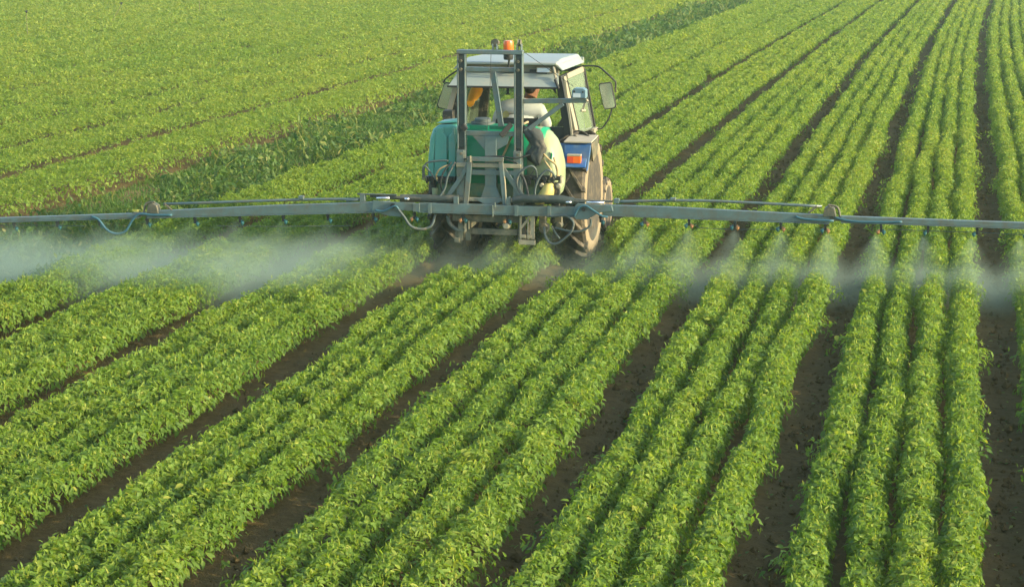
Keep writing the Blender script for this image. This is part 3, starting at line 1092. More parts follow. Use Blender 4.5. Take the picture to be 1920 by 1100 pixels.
# rear mudguards with light boxes
for sg in (1, -1):
    xo = 0.02 if sg > 0 else -0.02
    X = (lambda x: x) if sg > 0 else (lambda x: -(0.60 + (x - 0.62) * 0.48))

    def bx(mb, a, b_, *r_):
        mb.box(min(X(a), X(b_)), max(X(a), X(b_)), *r_)
    f = MB()
    arc = []
    for i in range(9):
        t_ = R(38 + i * 7.5)
        arc.append((-0.86 * math.cos(t_) + 0.0, 0.745 + 0.83 * math.sin(t_) * 0.80))
    poly = arc + [(y * 0.965, z - 0.03) for y, z in arc[::-1]]
    f.prism(poly[0:0] + arc + [(y * 0.96, (z - 0.745) * 0.96 + 0.745) for y, z in arc[::-1]], min(X(0.63), X(0.96)), max(X(0.63), X(0.96)), 'x')
    fp = f.build("mudguard", "blue_paint", TR, 0.004)
    f = MB()
    f.hexa([(X(0.705), -0.50, 1.405), (X(1.005), -0.50, 1.405), (X(1.005), -0.56, 1.385), (X(0.705), -0.56, 1.385)][::1],
           [(X(0.70), -0.50, 1.10), (X(0.965), -0.50, 1.10), (X(0.965), -0.575, 1.10), (X(0.70), -0.575, 1.10)])
    f.hexa([(X(0.62), -0.50, 1.40), (X(0.705), -0.50, 1.40), (X(0.705), -0.555, 1.38), (X(0.64), -0.52, 1.28)],
           [(X(0.62), -0.49, 1.13), (X(0.70), -0.49, 1.10), (X(0.70), -0.57, 1.10), (X(0.64), -0.51, 1.12)])
    f.build("light_box", "blue_paint", fp, 0.006)
    f = MB()
    f.hexa([(X(0.70), -0.57, 1.41), (X(1.012), -0.57, 1.41), (X(1.012), -0.10, 1.44), (X(0.70), -0.10, 1.44)],
           [(X(0.70), -0.57, 1.425), (X(1.012), -0.57, 1.425), (X(1.012), -0.10, 1.455), (X(0.70), -0.10, 1.455)])
    f.build("mudguard_shelf", "pale_top", fp, 0.003)
    f = MB()
    bx(f, 0.752, 0.905, -0.645, -0.577, 1.19, 1.268)
    tl_ = f.build("tail_light", "orange_lens", fp, 0.008)
    f = MB()
    bx(f, 0.750, 0.907, -0.647, -0.577, 1.270, 1.290)
    f.build("lamp_cap", "pale_top", tl_, 0.005)
    f = MB()
    bx(f, 0.752, 0.822, -0.6485, -0.6455, 1.195, 1.263)
    f.build("lamp_segment", "red_lens", tl_, 0.001)
    f = MB()
    bx(f, 0.775, 0.88, -0.60, -0.57, 1.045, 1.085)
    f.build("reflector", "red_lens", fp, 0.004)
    if sg > 0:
        f = MB()
        f.add([(1.01, -.56, 1.40), (1.01, -.10, 1.43), (1.01, -.12, 1.25), (1.0, -.35, 1.18), (.985, -.55, 1.38), (.985, -.12, 1.41), (.985, -.13, 1.25), (.98, -.35, 1.18)],
              [(0, 1, 2, 3), (7, 6, 5, 4), (0, 4, 5, 1), (1, 5, 6, 2), (2, 6, 7, 3), (3, 7, 4, 0)])
        f.build("mudguard_side", "frame_dark", fp)
f = MB()
f.box(-0.70, -0.58, -0.50, -0.38, 1.60, 1.735)
f.bar((-0.60, -0.45, 1.42), (-0.64, -0.45, 1.60), 0.03, 0.03)
f.build("side_lamp", "black_paint", TR, 0.012)
# seat, column, wheel
s_ = MB()
s_.box(-0.20, 0.24, 0.22, 0.66, 1.20, 1.30)
s_.box(-0.22, 0.28, 0.10, 0.20, 1.28, 1.60)
s_.box(-0.1, 0.14, 0.3, 0.55, 0.98, 1.20)
s_.build("seat", "seat_vinyl", TR, 0.03)
s_ = MB()
s_.tube([(0.02, 1.22, 1.0), (0.02, 1.05, 1.36)], 0.03, 8)
ring = [(0.02 + 0.19 * math.cos(2 * math.pi * i / 24), 1.03 - 0.08 * math.sin(2 * math.pi * i / 24), 1.37 + 0.17 * math.sin(2 * math.pi * i / 24)) for i in range(25)]
s_.tube(ring, 0.014, 6)
for i in (0, 8, 16):
    s_.tube([(0.02, 1.04, 1.365), ring[i]], 0.01, 5)
s_.build("steering_wheel", "black_paint", TR)


# ------------------------------------------------------------------ driver
def skin_body(name, m, pts, edges, parent=None, sub=2, root=0):
    """pts: list of (x,y,z,r)"""
    me = bpy.data.meshes.new(name)
    off = root_loc(parent)
    me.from_pydata([(p[0] - off.x, p[1] - off.y, p[2] - off.z) for p in pts], edges, [])
    o = bpy.data.objects.new(name, me)
    COL.objects.link(o)
    o.parent = parent
    me.materials.append(MATS[m])
    o.modifiers.new("skin", 'SKIN').use_smooth_shade = True
    for i, d in enumerate(me.skin_vertices[0].data):
        r_ = pts[i][3]
        d.radius = r_ if isinstance(r_, tuple) else (r_, r_)
        d.use_root = (i == root)
    sb = o.modifiers.new("sub", 'SUBSURF')
    sb.levels = sb.render_levels = sub
    return o


def chain(n0, k):
    return [(n0 + i, n0 + i + 1) for i in range(k - 1)]


def hand(pts, edges, wrist_i, wrist, d, palm_n, side, curl):
    """five fingers and a thumb root in the palm; d = direction of the fingers"""
    d, pn, sd_ = Vector(d).normalized(), Vector(palm_n).normalized(), Vector(side).normalized()
    k = len(pts)
    palm = Vector(wrist) + d * 0.05
    pts.append((*palm, (0.034, 0.020)))
    edges.append((wrist_i, k))
    for f_ in range(4):
        base = palm + d * 0.035 + sd_ * (0.026 - 0.0175 * f_)
        ln = (0.030, 0.034, 0.032, 0.025)[f_]
        i0 = len(pts)
        pts.append((*base, 0.0105))
        edges.append((k, i0))
        p, dd = base, d.copy()
        for j in range(3):
            dd = (dd + pn * curl).normalized()
            p = p + dd * ln * (1 - 0.15 * j)
            pts.append((*p, 0.0092 - 0.001 * j))
            edges.append((len(pts) - 2, len(pts) - 1))
    i0 = len(pts)
    b_ = Vector(wrist) + d * 0.03 + sd_ * 0.034
    pts.append((*b_, 0.012))
    edges.append((k, i0))
    for j in range(2):
        b_ = b_ + (sd_ * 0.6 + d * 0.7 + pn * (0.2 + 0.3 * j)).normalized() * 0.032
        pts.append((*b_, 0.0105 - 0.001 * j))
        edges.append((len(pts) - 2, len(pts) - 1))


# seated, seen from behind, leaning a little to the right
DP = [(0.0, 0.40, 1.34, (0.165, 0.115)), (-0.005, 0.42, 1.46, (0.155, 0.110)), (0.0, 0.46, 1.60, (0.175, 0.115)), (0.03, 0.49, 1.705, (0.15, 0.09)), (0.07, 0.52, 1.775, (0.062, 0.062)),
      (0.10, 0.545, 1.825, (0.060, 0.064)), (0.12, 0.56, 1.90, (0.076, 0.092)), (0.125, 0.565, 1.965, (0.070, 0.086)), (0.125, 0.56, 2.01, (0.045, 0.05))]
DE = chain(0, 9)
# arms
DP += [(-0.20, 0.50, 1.685, 0.066), (-0.285, 0.56, 1.54, 0.055), (-0.285, 0.66, 1.44, 0.047), (-0.20, 0.84, 1.44, 0.036), (-0.15, 0.93, 1.455, 0.028)]
DE += [(3, 9), (9, 10), (10, 11), (11, 12), (12, 13)]
DP += [(0.225, 0.50, 1.665, 0.066), (0.285, 0.54, 1.50, 0.055), (0.30, 0.60, 1.36, 0.047), (0.235, 0.84, 1.43, 0.036), (0.19, 0.93, 1.45, 0.028)]
DE += [(3, 14), (14, 15), (15, 16), (16, 17), (17, 18)]
# legs
DP += [(-0.12, 0.55, 1.33, 0.085), (-0.15, 0.90, 1.30, 0.065), (-0.15, 1.05, 1.05, 0.045), (-0.15, 1.14, 1.02, 0.04)]
DE += [(0, 19), (19, 20), (20, 21), (21, 22)]
DP += [(0.14, 0.55, 1.33, 0.085), (0.18, 0.90, 1.30, 0.065), (0.18, 1.05, 1.05, 0.045), (0.18, 1.14, 1.02, 0.04)]
DE += [(0, 23), (23, 24), (24, 25), (25, 26)]
hand(DP, DE, 13, DP[13][:3], (0.35, 0.9, 0.1), (0.5, 0.1, -0.8), (0.6, -0.2, 0.6), 0.45)
hand(DP, DE, 18, DP[18][:3], (-0.35, 0.9, 0.1), (-0.5, 0.1, -0.8), (-0.6, -0.2, 0.6), 0.45)
# nose, brow and ears of the head, which looks ahead
DP += [(0.125, 0.66, 1.905, 0.014), (0.205, 0.565, 1.90, 0.018), (0.042, 0.565, 1.90, 0.018)]
DE += [(6, len(DP) - 3), (6, len(DP) - 2), (6, len(DP) - 1)]
DR = empty("person", (0.0, 0.4, 1.3), "driver in a pale grey shirt seated in the tractor cab, seen from behind", "person")
skin_body("body", "skin", DP, DE, DR)
SP = [(0.0, 0.395, 1.33, (0.21, 0.145)), (-0.005, 0.415, 1.46, (0.215, 0.145)), (0.0, 0.455, 1.60, (0.225, 0.148)), (0.03, 0.485, 1.70, (0.185, 0.115)), (0.068, 0.515, 1.77, (0.078, 0.078)),
      (-0.20, 0.50, 1.69, 0.082), (-0.285, 0.56, 1.55, 0.074), (-0.295, 0.61, 1.485, 0.072), (0.225, 0.50, 1.67, 0.082), (0.285, 0.54, 1.53, 0.078), (0.30, 0.565, 1.43, 0.074)]
SE = [(0, 1), (1, 2), (2, 3), (3, 4), (3, 5), (5, 6), (6, 7), (3, 8), (8, 9), (9, 10)]
skin_body("shirt", "shirt_grey", SP, SE, DR)
TP = [(0.0, 0.42, 1.30, (0.18, 0.13)), (-0.12, 0.56, 1.33, 0.10), (-0.15, 0.90, 1.30, 0.08), (-0.15, 1.05, 1.06, 0.062), (0.14, 0.56, 1.33, 0.10), (0.18, 0.90, 1.30, 0.08), (0.18, 1.05, 1.06, 0.062)]
skin_body("trousers", "trousers_dark", TP, [(0, 1), (1, 2), (2, 3), (0, 4), (4, 5), (5, 6)], DR)
HP = [(0.085, 0.50, 1.85, (0.070, 0.050)), (0.10, 0.505, 1.90, (0.084, 0.070)), (0.12, 0.525, 1.945, (0.084, 0.078)), (0.125, 0.55, 1.99, (0.078, 0.085)), (0.125, 0.565, 2.02, (0.05, 0.055))]
skin_body("hair", "hair_dark", HP, chain(0, 5), DR)
em = MB()
n_ = 20
em.add([(-0.155 + 0.050 * math.cos(2 * math.pi * i / n_) * 0.75 + 0.068 * math.sin(2 * math.pi * i / n_) * 0.5, 0.318 + 0.012 * abs(math.cos(2 * math.pi * i / n_)), 1.585 - 0.03 * math.cos(2 * math.pi * i / n_) + 0.075 * math.sin(2 * math.pi * i / n_)) for i in range(n_)]
       + [(-0.15, 0.34, 1.585)], [(i, (i + 1) % n_, n_) for i in range(n_)])
em.build("shirt_emblem", "emblem_yellow", DR)

# yellow cap hanging in the cab
cp = MB()
rings = []
for t_, r1, r2, cx, cz in ((0, 0.02, 0.05, -0.500, 1.97), (1, 0.060, 0.075, -0.490, 1.93), (2, 0.082, 0.085, -0.492, 1.87), (3, 0.076, 0.08, -0.51, 1.81), (4, 0.055, 0.07, -0.535, 1.765)):
    rings.append([(cx + r1 * math.cos(2 * math.pi * i / 14) * (1 + 0.12 * math.sin(3 * i)), 0.32 + r2 * math.sin(2 * math.pi * i / 14), cz + 0.35 * r1 * math.cos(2 * math.pi * i / 14)) for i in range(14)])
cp.loft(rings)
CAP = empty("cap", (-0.5, 0.32, 1.98), "yellow cap hanging inside the left rear of the cab", "cap")
cp.build("crown", "yellow_cloth", CAP, smooth=True)
cp = MB()
cp.prism([(-0.588, 1.775), (-0.488, 1.79), (-0.505, 1.735), (-0.54, 1.705), (-0.565, 1.71), (-0.585, 1.735)], 0.25, 0.262)
cp.build("brim", "yellow_cloth", CAP, 0.004)


# ------------------------------------------------------------------ boom sprayer on the rear linkage
SPR = empty("boom_sprayer", (0, -1.35, 0.4), "mounted field sprayer with green tank, steel mast and wide grey spray boom", "sprayer")
YM = -1.35
# mast posts: channels open to the rear, with bright right flange
for xa in (-0.283, 0.345):
    p = MB()
    p.box(xa - .046, xa + .046, YM + .045, YM + .055, 0.66, 2.43)
    p.box(xa - .046, xa - .030, YM - .03, YM + .045, 0.66, 2.43)
    p.box(xa + .034, xa + .046, YM - .03, YM + .045, 0.66, 2.43)
    pp = p.build("mast_post", "mast_steel", SPR, 0.003)
    p = MB()
    p.box(xa - .029, xa + .033, YM - .018, YM + .044, 1.42, 2.425)
    p.build("shade_filler", "channel_shade", pp, 0.003)  # dark filler added to paint the shade inside the channel
    p = MB()
    p.box(xa - .052, xa + .034, YM - .042, YM - .019, 0.66, 1.40)
    p.build("sleeve", "mast_steel", pp, 0.006)
    p = MB()
    for zz in (1.36, 2.36, 2.27):
        p.lathe([(0.016, -.055), (0.016, -.018), (0.004, -.017)], (xa, YM, zz), 'y', 6)
    p.each("bolt", "frame_dark", pp)
p = MB()
p.box(-0.333, 0.395, YM - .03, YM + .055, 2.432, 2.478)
p.build("mast_head", "mast_steel", SPR, 0.008)
p = MB()
p.box(-0.236, 0.298, YM - .01, YM + .05, 2.245, 2.292)
p.build("cross_bar", "mast_steel", SPR, 0.004)
p = MB()
p.box(-0.236, 0.298, YM - .02, YM + .03, 1.555, 1.605)
p.build("cross_bar", "mast_steel", SPR, 0.004)
for xx, ww in ((0.085, 1.0), (0.352, 0.9)):
    p = MB()
    for dx in (-0.022, 0.022):
        p.box(xx + dx - .006, xx + dx + .006, YM - .03, YM + .05, 2.479, 2.545)
    pb = p.build("pulley_bracket", "mast_steel", SPR, 0.003)
    p = MB()
    p.lathe([(0.01, -.018), (0.044, -.016), (0.034, 0), (0.044, .016), (0.01, .018)], (xx, YM + .01, 2.555), 'x' if xx > 0.2 else 'y', 20)
    p.build("pulley", "frame_dark", pb, smooth='auto')
p = MB()
p.bar((0.062, YM - .005, 2.245), (0.155, YM - .005, 1.66), 0.062, 0.02, (0, 1, 0))
p.bar((0.089, YM + .0, 2.245), (0.180, YM + .0, 1.66), 0.010, 0.05, (0, 1, 0))
p.build("tilt_bar", "mast_steel", SPR, 0.003)
p = MB()
p.tube([(0.05, YM - .035, 2.44), (0.04, YM - .05, 2.0), (0.005, YM - .045, 1.61)], 0.003, 5)
p.tube([(0.40, YM + .02, 2.46), (0.70, YM + .02, 2.26), (0.95, YM, 2.10)], 0.003, 5)
p.each("cable", "hose_black", SPR)
# black rams at the foot of the mast slide
p = MB()
p.bar((-0.225, YM - .05, 1.615), (-0.27, YM - .05, 1.67), 0.06, 0.05, (0, 1, 0))
p.bar((0.16, YM - .06, 1.56), (0.27, YM - .02, 1.69), 0.055, 0.05, (0, 1, 0))
p.each("slide_clamp", "rubber_seal", SPR, 0.006)
# hinged arm to the right with the blue-grey box
p = MB()
p.bar((0.397, YM + .01, 1.935), (1.085, YM + .01, 1.955), 0.045, 0.05)
p.bar((0.415, YM + .005, 1.605), (0.83, YM + .005, 1.915), 0.035, 0.045)
ar = p.build("side_arm", "mast_steel", SPR, 0.004)
p = MB()
p.prism([(0.935, 1.985), (0.935, 2.065), (0.96, 2.09), (1.055, 2.09), (1.085, 2.07), (1.085, 1.985)], YM - .06, YM + .07)
bxp = p.build("control_box", "box_blue", ar, 0.006)
p = MB()
p.box(0.95, 1.03, YM - .064, YM - .061, 1.992, 2.036)
p.build("box_label", "paper_label", bxp)
p = MB()
p.lathe([(0.012, -.066), (0.012, -.061), (0.002, -.06)], (0.962, YM, 2.055), 'y', 10)
p.lathe([(0.010, -.066), (0.010, -.061), (0.002, -.06)], (1.055, YM, 2.05), 'y', 10)
p.each("box_screw", "rubber_seal", bxp)
p = MB()
p.bar((1.07, YM, 1.94), (1.045, YM, 1.85), 0.022, 0.022)
p.tube([(1.03, YM - .02, 1.848), (1.07, YM + .02, 1.846)], 0.016, 8)
p.tube([(1.086, YM - .03, 1.97), (1.10, YM - .02, 1.95)], 0.014, 8)
p.build("arm_lever", "cream_panel", ar)
# centre column and head gusset
p = MB()
p.box(-0.022, 0.105, YM - .03, YM + .03, 0.985, 1.555)
p.prism([(-0.16, 1.553), (0.245, 1.553), (0.225, 1.47), (0.106, 1.40), (-0.023, 1.40)], YM - .024, YM - .004)
p.prism([(-0.022, 1.01), (0.105, 1.01), (0.165, 0.86), (-0.075, 0.86)], YM - .036, YM - .016)
p.build("centre_column", "mast_steel", SPR, 0.004)
p = MB()
p.prism([(-0.135, 0.885), (0.215, 0.885), (0.20, 0.865), (0.062, 0.80), (0.062, 0.745), (0.022, 0.745), (0.022, 0.80), (-0.12, 0.865)], YM - .075, YM - .055)
p.build("pivot_plate", "mast_steel", SPR, 0.004)
# A-frame in front of the mast
YA = -1.43
p = MB()
p.box(-0.205, 0.195, YA - .02, YA + .02, 1.285, 1.333)
p.bar((-0.175, YA + .003, 1.284), (-0.222, YA + .003, 0.81), 0.05, 0.04, (0, 1, 0))
p.bar((0.165, YA + .003, 1.284), (0.215, YA + .003, 0.81), 0.05, 0.04, (0, 1, 0))
p.bar((-0.195, YA + .028, 1.26), (-0.29, YA + .028, 1.08), 0.045, 0.03, (0, 1, 0))
p.bar((-0.28, YA + .026, 1.10), (-0.475, YA + .026, 0.825), 0.05, 0.03, (0, 1, 0))
p.bar((0.185, YA + .028, 1.21), (0.44, YA + .028, 0.855), 0.05, 0.03, (0, 1, 0))
p.build("a_frame", "mast_steel", SPR, 0.004)
p = MB()
p.bar((-0.165, YA - .025, 1.345), (-0.165, YA - .025, 1.275), 0.02, 0.015)
p.tube([(0.205, YA - .01, 1.13), (0.214, YA - .01, 1.05), (0.225, YA - .01, 0.82)], 0.010, 6)
p.each("locking_pin", "sunlit_plate", SPR, 0.002)
# cross belts of the tank cradle
for z0, z1 in ((1.215, 1.262), (0.845, 0.888)):
    p = MB()
    p.box(-0.335, 0.385, YM - .065, YM - .045, z0, z1)
    p.each("cradle_strap", "sunlit_plate", SPR, 0.006)
p = MB()
p.box(-0.335, 0.375, YM - .043, YM + .05, 1.13, 1.185)
p.box(-0.345, -0.24, YM + .056, YM + .10, 0.66, 1.2)
p.box(0.30, 0.39, YM + .056, YM + .10, 0.66, 1.2)
p.build("cradle", "mast_steel", SPR, 0.004)


# tank: moulded plastic
def se_ring(x, cy, cz, ry, rz, n=28, e=2.6):
    out = []
    for i in range(n):
        a = 2 * math.pi * i / n
        c_, s2 = math.cos(a), math.sin(a)
        out.append((x, cy + ry * math.copysign(abs(c_) ** (2 / e), c_), cz + rz * math.copysign(abs(s2) ** (2 / e), s2)))
    return out


CY = -0.98
p = MB()
p.loft([se_ring(x, CY, cz, ry, rz) for x, cz, ry, rz in ((-0.50, 1.24, .24, .40), (-0.40, 1.24, .255, .405), (0.0, 1.24, .26, .41), (0.35, 1.235, .26, .41), (0.60, 1.225, .25, .395))])
tank = p.build("tank", "tank_green", SPR, smooth=True)
p = MB()
p.loft([se_ring(x, CY, cz, ry, rz, e=2.2) for x, cz, ry, rz in ((0.42, 1.235, .27, .40), (0.54, 1.225, .295, .405), (0.63, 1.205, .30, .375), (0.69, 1.18, .29, .33), (0.73, 1.15, .26, .27), (0.758, 1.11, .22, .20), (0.77, 1.09, .13, .11))])
p.build("tank_end", "tank_sunlit", tank, smooth=True)
p = MB()
lp = [(-0.66, 0.92), (-0.695, 1.05), (-0.70, 1.25), (-0.675, 1.50), (-0.64, 1.60), (-0.58, 1.645), (-0.42, 1.652), (-0.36, 1.64), (-0.345, 1.3), (-0.36, 0.92)]
p.prism(lp, -1.22, -0.70)
p.build("tank_end", "tank_teal", tank, 0.035, seg=4)
p = MB()
p.prism([(-0.675, 1.08), (-0.68, 1.25), (-0.655, 1.49), (-0.625, 1.575), (-0.60, 1.56), (-0.625, 1.25), (-0.622, 1.08)], -1.25, -1.215)
p.prism([(-0.625, 1.08), (-0.605, 1.56), (-0.58, 1.62), (-0.52, 1.622), (-0.515, 1.57), (-0.475, 1.525), (-0.475, 1.08)], -1.245, -1.215)
p.prism([(-0.455, 1.08), (-0.455, 1.525), (-0.415, 1.57), (-0.41, 1.622), (-0.385, 1.62), (-0.375, 1.4), (-0.378, 1.08)], -1.255, -1.215)
p.build("tank_panel", "tank_teal", tank, 0.016, seg=3)
p = MB()
p.box(-0.62, 0.60, -1.235, -0.72, 0.84, 1.03)
p.build("tank_sump", "tank_band", tank, 0.05)
p = MB()
p.loft([[(-0.62, -1.15, 1.655), (-0.36, -1.17, 1.67), (-0.36, -.85, 1.67), (-0.62, -.85, 1.655)], [(-0.58, -1.12, 1.675), (-0.38, -1.14, 1.70), (-0.38, -.88, 1.70), (-0.58, -.88, 1.675)]])
p.build("tank_hatch", "tank_teal", tank, 0.012)
p = MB()
p.lathe([(0.09, 1.645), (0.092, 1.70), (0.075, 1.712), (0.01, 1.715)], (-0.13, -0.98, 0), 'z', 24)
p.lathe([(0.13, 1.64), (0.13, 1.667), (0.09, 1.668)], (-0.13, -0.98, 0), 'z', 24)
p.build("tank_lid", "hose_grey", tank, smooth='auto')
p = MB()
p.prism([(-0.22, 1.655), (-0.025, 1.655), (-0.025, 1.615), (-0.22, 1.605)], -1.262, -1.21)
p.prism([(0.0, 1.655), (0.205, 1.66), (0.19, 1.612), (0.0, 1.615)], -1.262, -1.21)
p.each("tank_ledge", "tank_green", tank, 0.006)
p = MB()
p.prism([(0.675, 1.27), (0.69, 1.30), (0.70, 1.35), (0.69, 1.39), (0.68, 1.33)], -1.262, -1.235)
p.build("level_mark", "tank_green", tank, 0.003)
p = MB()
for a_, b2 in (((0.13, -1.27, 1.27), (0.245, -1.285, 1.52)), ((0.40, -1.275, 1.56), (0.58, -1.30, 1.34)), ((0.435, -1.275, 1.56), (0.60, -1.30, 1.35))):
    p.bar(a_, b2, 0.022, 0.008, (0, 1, 0))
p.tube([(0.245, -1.29, 1.52), (0.33, -1.30, 1.65), (0.42, -1.2, 1.70)], 0.013, 6, 4)
p.each("tank_belt", "hose_tan", tank)
p = MB()
p.box(-0.71, -0.37, -1.31, -1.22, 1.035, 1.09)
p.box(0.40, 0.80, -1.33, -1.24, 1.085, 1.13)
for i in range(5):
    x = -0.68 + i * 0.065
    p.lathe([(0.022, -.02), (0.022, .02), (0.012, .03)], (x, -1.32, 1.07), 'y', 8)
    p.box(x - .012, x + .012, -1.345, -1.31, 1.02, 1.05)
for i in range(4):
    x = 0.46 + i * 0.085
    p.lathe([(0.026, -.02), (0.026, .02), (0.012, .03)], (x, -1.34, 1.10), 'y', 8)
    p.box(x - .018, x + .018, -1.355, -1.32, 1.03, 1.09)
p.box(0.575, 0.64, -1.34, -1.26, 0.97, 1.07)
p.box(0.735, 0.79, -1.34, -1.26, 0.80, 1.06)
p.box(-0.655, -0.60, -1.30, -1.22, 0.96, 1.035)
p.each("valve_bank", "black_paint", SPR, 0.005)
p = MB()
p.lathe([(0.03, 1.05), (0.032, 1.12), (0.02, 1.125)], (0.80, -1.29, 0), 'z', 10)
p.lathe([(0.018, -.03), (0.030, -.02), (0.030, .0), (0.012, .0)], (0.79, -1.36, 1.03), 'y', 12)
p.lathe([(0.018, -.03), (0.026, -.02), (0.026, .0), (0.012, .0)], (0.605, -1.36, 1.035), 'y', 12)
p.box(0.675, 0.70, -1.33, -1.29, 1.03, 1.11)
p.each("valve_fitting", "sunlit_plate", SPR, smooth='auto')
# yellow filler bottle and pale spout
p = MB()
p.loft([[(x + r_ * math.cos(2 * math.pi * i / 16), -1.36 + r_ * 0.9 * math.sin(2 * math.pi * i / 16), z + 0.12 * r_ * math.cos(2 * math.pi * i / 16)) for i in range(16)]
        for x, z, r_ in ((0.68, 1.055, .035), (0.675, 1.04, .055), (0.67, 0.99, .075), (0.64, 0.92, .095), (0.61, 0.87, .085), (0.585, 0.835, .06), (0.57, 0.82, .02))])
p.build("filler_bottle", "filler_yellow", SPR, smooth=True)
p = MB()
p.loft([[(-0.60 + r_ * math.cos(2 * math.pi * i / 12), -1.3 + r_ * math.sin(2 * math.pi * i / 12), z) for i in range(12)] for z, r_ in ((0.965, .034), (0.80, .022))])
p.build("drain_spout", "tank_sunlit", SPR, smooth='auto')

# ---- boom -----------------------------------------------------------------
YB = -1.50


def noz_mb(x, z, side):
    q = MB()
    q.box(x - .011, x + .011, YB - .018, YB + .018, z - .075, z + .012)
    q.lathe([(0.017, -.03), (0.017, .0), (0.01, .01)], (x, YB, z - .02), 'y', 8)
    return q


def noz_tip(x, z, side, m):
    q = MB()
    q.lathe([(0.012, z - .06), (0.021, z - .062), (0.021, z - .085), (0.010, z - .095), (0.006, z - .105)], (x + side * .030, YB - .01, 0), 'z', 10)
    q.tube([(x, YB, z - .062), (x + side * .03, YB - .01, z - .058)], 0.012, 6)
    return q


def nozzle(x, z, parent, side, amber):
    o = noz_mb(x, z, side).build("nozzle", "black_paint", parent)
    noz_tip(x, z, side, None).build("nozzle_cap", "nozzle_amber" if amber else "nozzle_teal", o)
    if amber:
        noz_tip(x, z, -side, None).build("nozzle_cap", "nozzle_teal", o)
    return o


NOZ = []
# centre section
p = MB()
p.box(-0.73, 1.01, YB - .045, YB + .045, 0.735, 0.825)
p.box(-0.73, 1.01, YB - .052, YB + .052, 0.722, 0.733)
bcen = p.build("boom_centre", "boom_steel", SPR, 0.004)
p = MB()
for x in (-0.60, 0.36, 0.72):
    p.box(x - .02, x + .02, YB - .057, YB - .047, 0.715, 0.835)
p.box(-0.34, -0.29, YB - .02, YB + .03, 0.826, 0.90)
p.prism([(0.24, 0.826), (0.24, 0.89), (0.275, 0.925), (0.29, 0.915), (0.29, 0.826)], YB - .02, YB + .0)
p.each("boom_clamp", "mast_steel", bcen, 0.003)
p = MB()
for x, z0, z1 in ((0.105, .70, .83), (0.13, .80, .86)):
    p.bar((x, YB - .055, z0), (x, YB - .055, z1), 0.014, 0.01)
p.each("bolt", "chrome", bcen)
# left hinge
p = MB()
p.prism([(-1.03, 0.80), (-1.01, 0.835), (-0.77, 0.835), (-0.72, 0.815), (-0.72, 0.74), (-1.0, 0.75), (-1.03, 0.77)], YB - .075, YB - .055)
p.prism([(-0.78, 0.735), (-0.70, 0.735), (-0.70, 0.828), (-0.78, 0.828)], YB - .088, YB - .077)
p.prism([(-1.24, 0.84), (-1.02, 0.83), (-0.90, 0.78), (-0.92, 0.67), (-1.05, 0.675), (-1.25, 0.72)], YB - .05, YB - .03)
hl = p.build("boom_hinge", "boom_steel", bcen, 0.006)
p = MB()
p.lathe([(0.03, -.09), (0.03, -.076), (0.01, -.075)], (-1.0, YB, 0.795), 'y', 12)
p.build("hinge_pin", "black_paint", hl)
# right hinge
p = MB()
p.prism([(1.0, 0.84), (1.03, 0.875), (1.40, 0.865), (1.42, 0.80), (1.26, 0.78), (1.14, 0.705), (1.02, 0.70), (0.985, 0.74)], YB - .07, YB - .05)
hr = p.build("boom_hinge", "boom_steel", bcen, 0.006)
p = MB()
p.lathe([(0.022, -.09), (0.022, -.071), (0.01, -.07)], (1.10, YB, 0.815), 'y', 12)
p.build("hinge_pin", "black_paint", hr)
# folding rams
p = MB()
p.tube([(-1.28, YB + .02, 0.885), (-1.02, YB + .02, 0.87), (-0.72, YB + .02, 0.868)], 0.02, 8)
p.tube([(-0.95, YB + .05, 0.862), (-0.30, YB + .06, 0.872)], 0.042, 10)
p.tube([(0.32, YB + .0, 0.88), (0.44, YB - .02, 0.905), (0.82, YB - .02, 0.908), (0.98, YB, 0.885)], 0.045, 10)
p.tube([(0.98, YB, 0.89), (1.10, YB, 0.885)], 0.03, 8)
p.box(1.0, 1.40, YB - .02, YB + .02, 0.89, 0.905)
p.box(-1.42, -0.98, YB - .02, YB + .02, 0.895, 0.908)
p.each("folding_ram", "ram_dark", SPR, smooth='auto')
p = MB()
p.tube([(1.12, YB - .035, 0.885), (1.31, YB - .035, 0.885)], 0.014, 8)
p.tube([(0.90, YB - .045, 0.882), (0.96, YB - .045, 0.882)], 0.014, 8)
p.tube([(-1.20, YB - .035, 0.868), (-1.05, YB - .035, 0.872)], 0.014, 8)
p.tube([(-0.88, YB - .04, 0.868), (-0.83, YB - .04, 0.868)], 0.014, 8)
p.each("ram_rod", "chrome", SPR, smooth=True)


def boom_arm(xs, zt, zb, name="boom_arm"):
    """tapered box along x with a small flange below"""
    q = MB()
    rr = [[(x, YB - .04, b_), (x, YB + .04, b_), (x, YB + .04, t_), (x, YB - .04, t_)] for x, t_, b_ in zip(xs, zt, zb)]
    q.loft(rr)
    rr = [[(x, YB - .052, b_ - .012), (x, YB + .05, b_ - .012), (x, YB + .05, b_ - .002), (x, YB - .052, b_ - .002)] for x, t_, b_ in zip(xs, zt, zb)]
    q.loft(rr)
    return q.build(name, "boom_steel", SPR, 0.003)


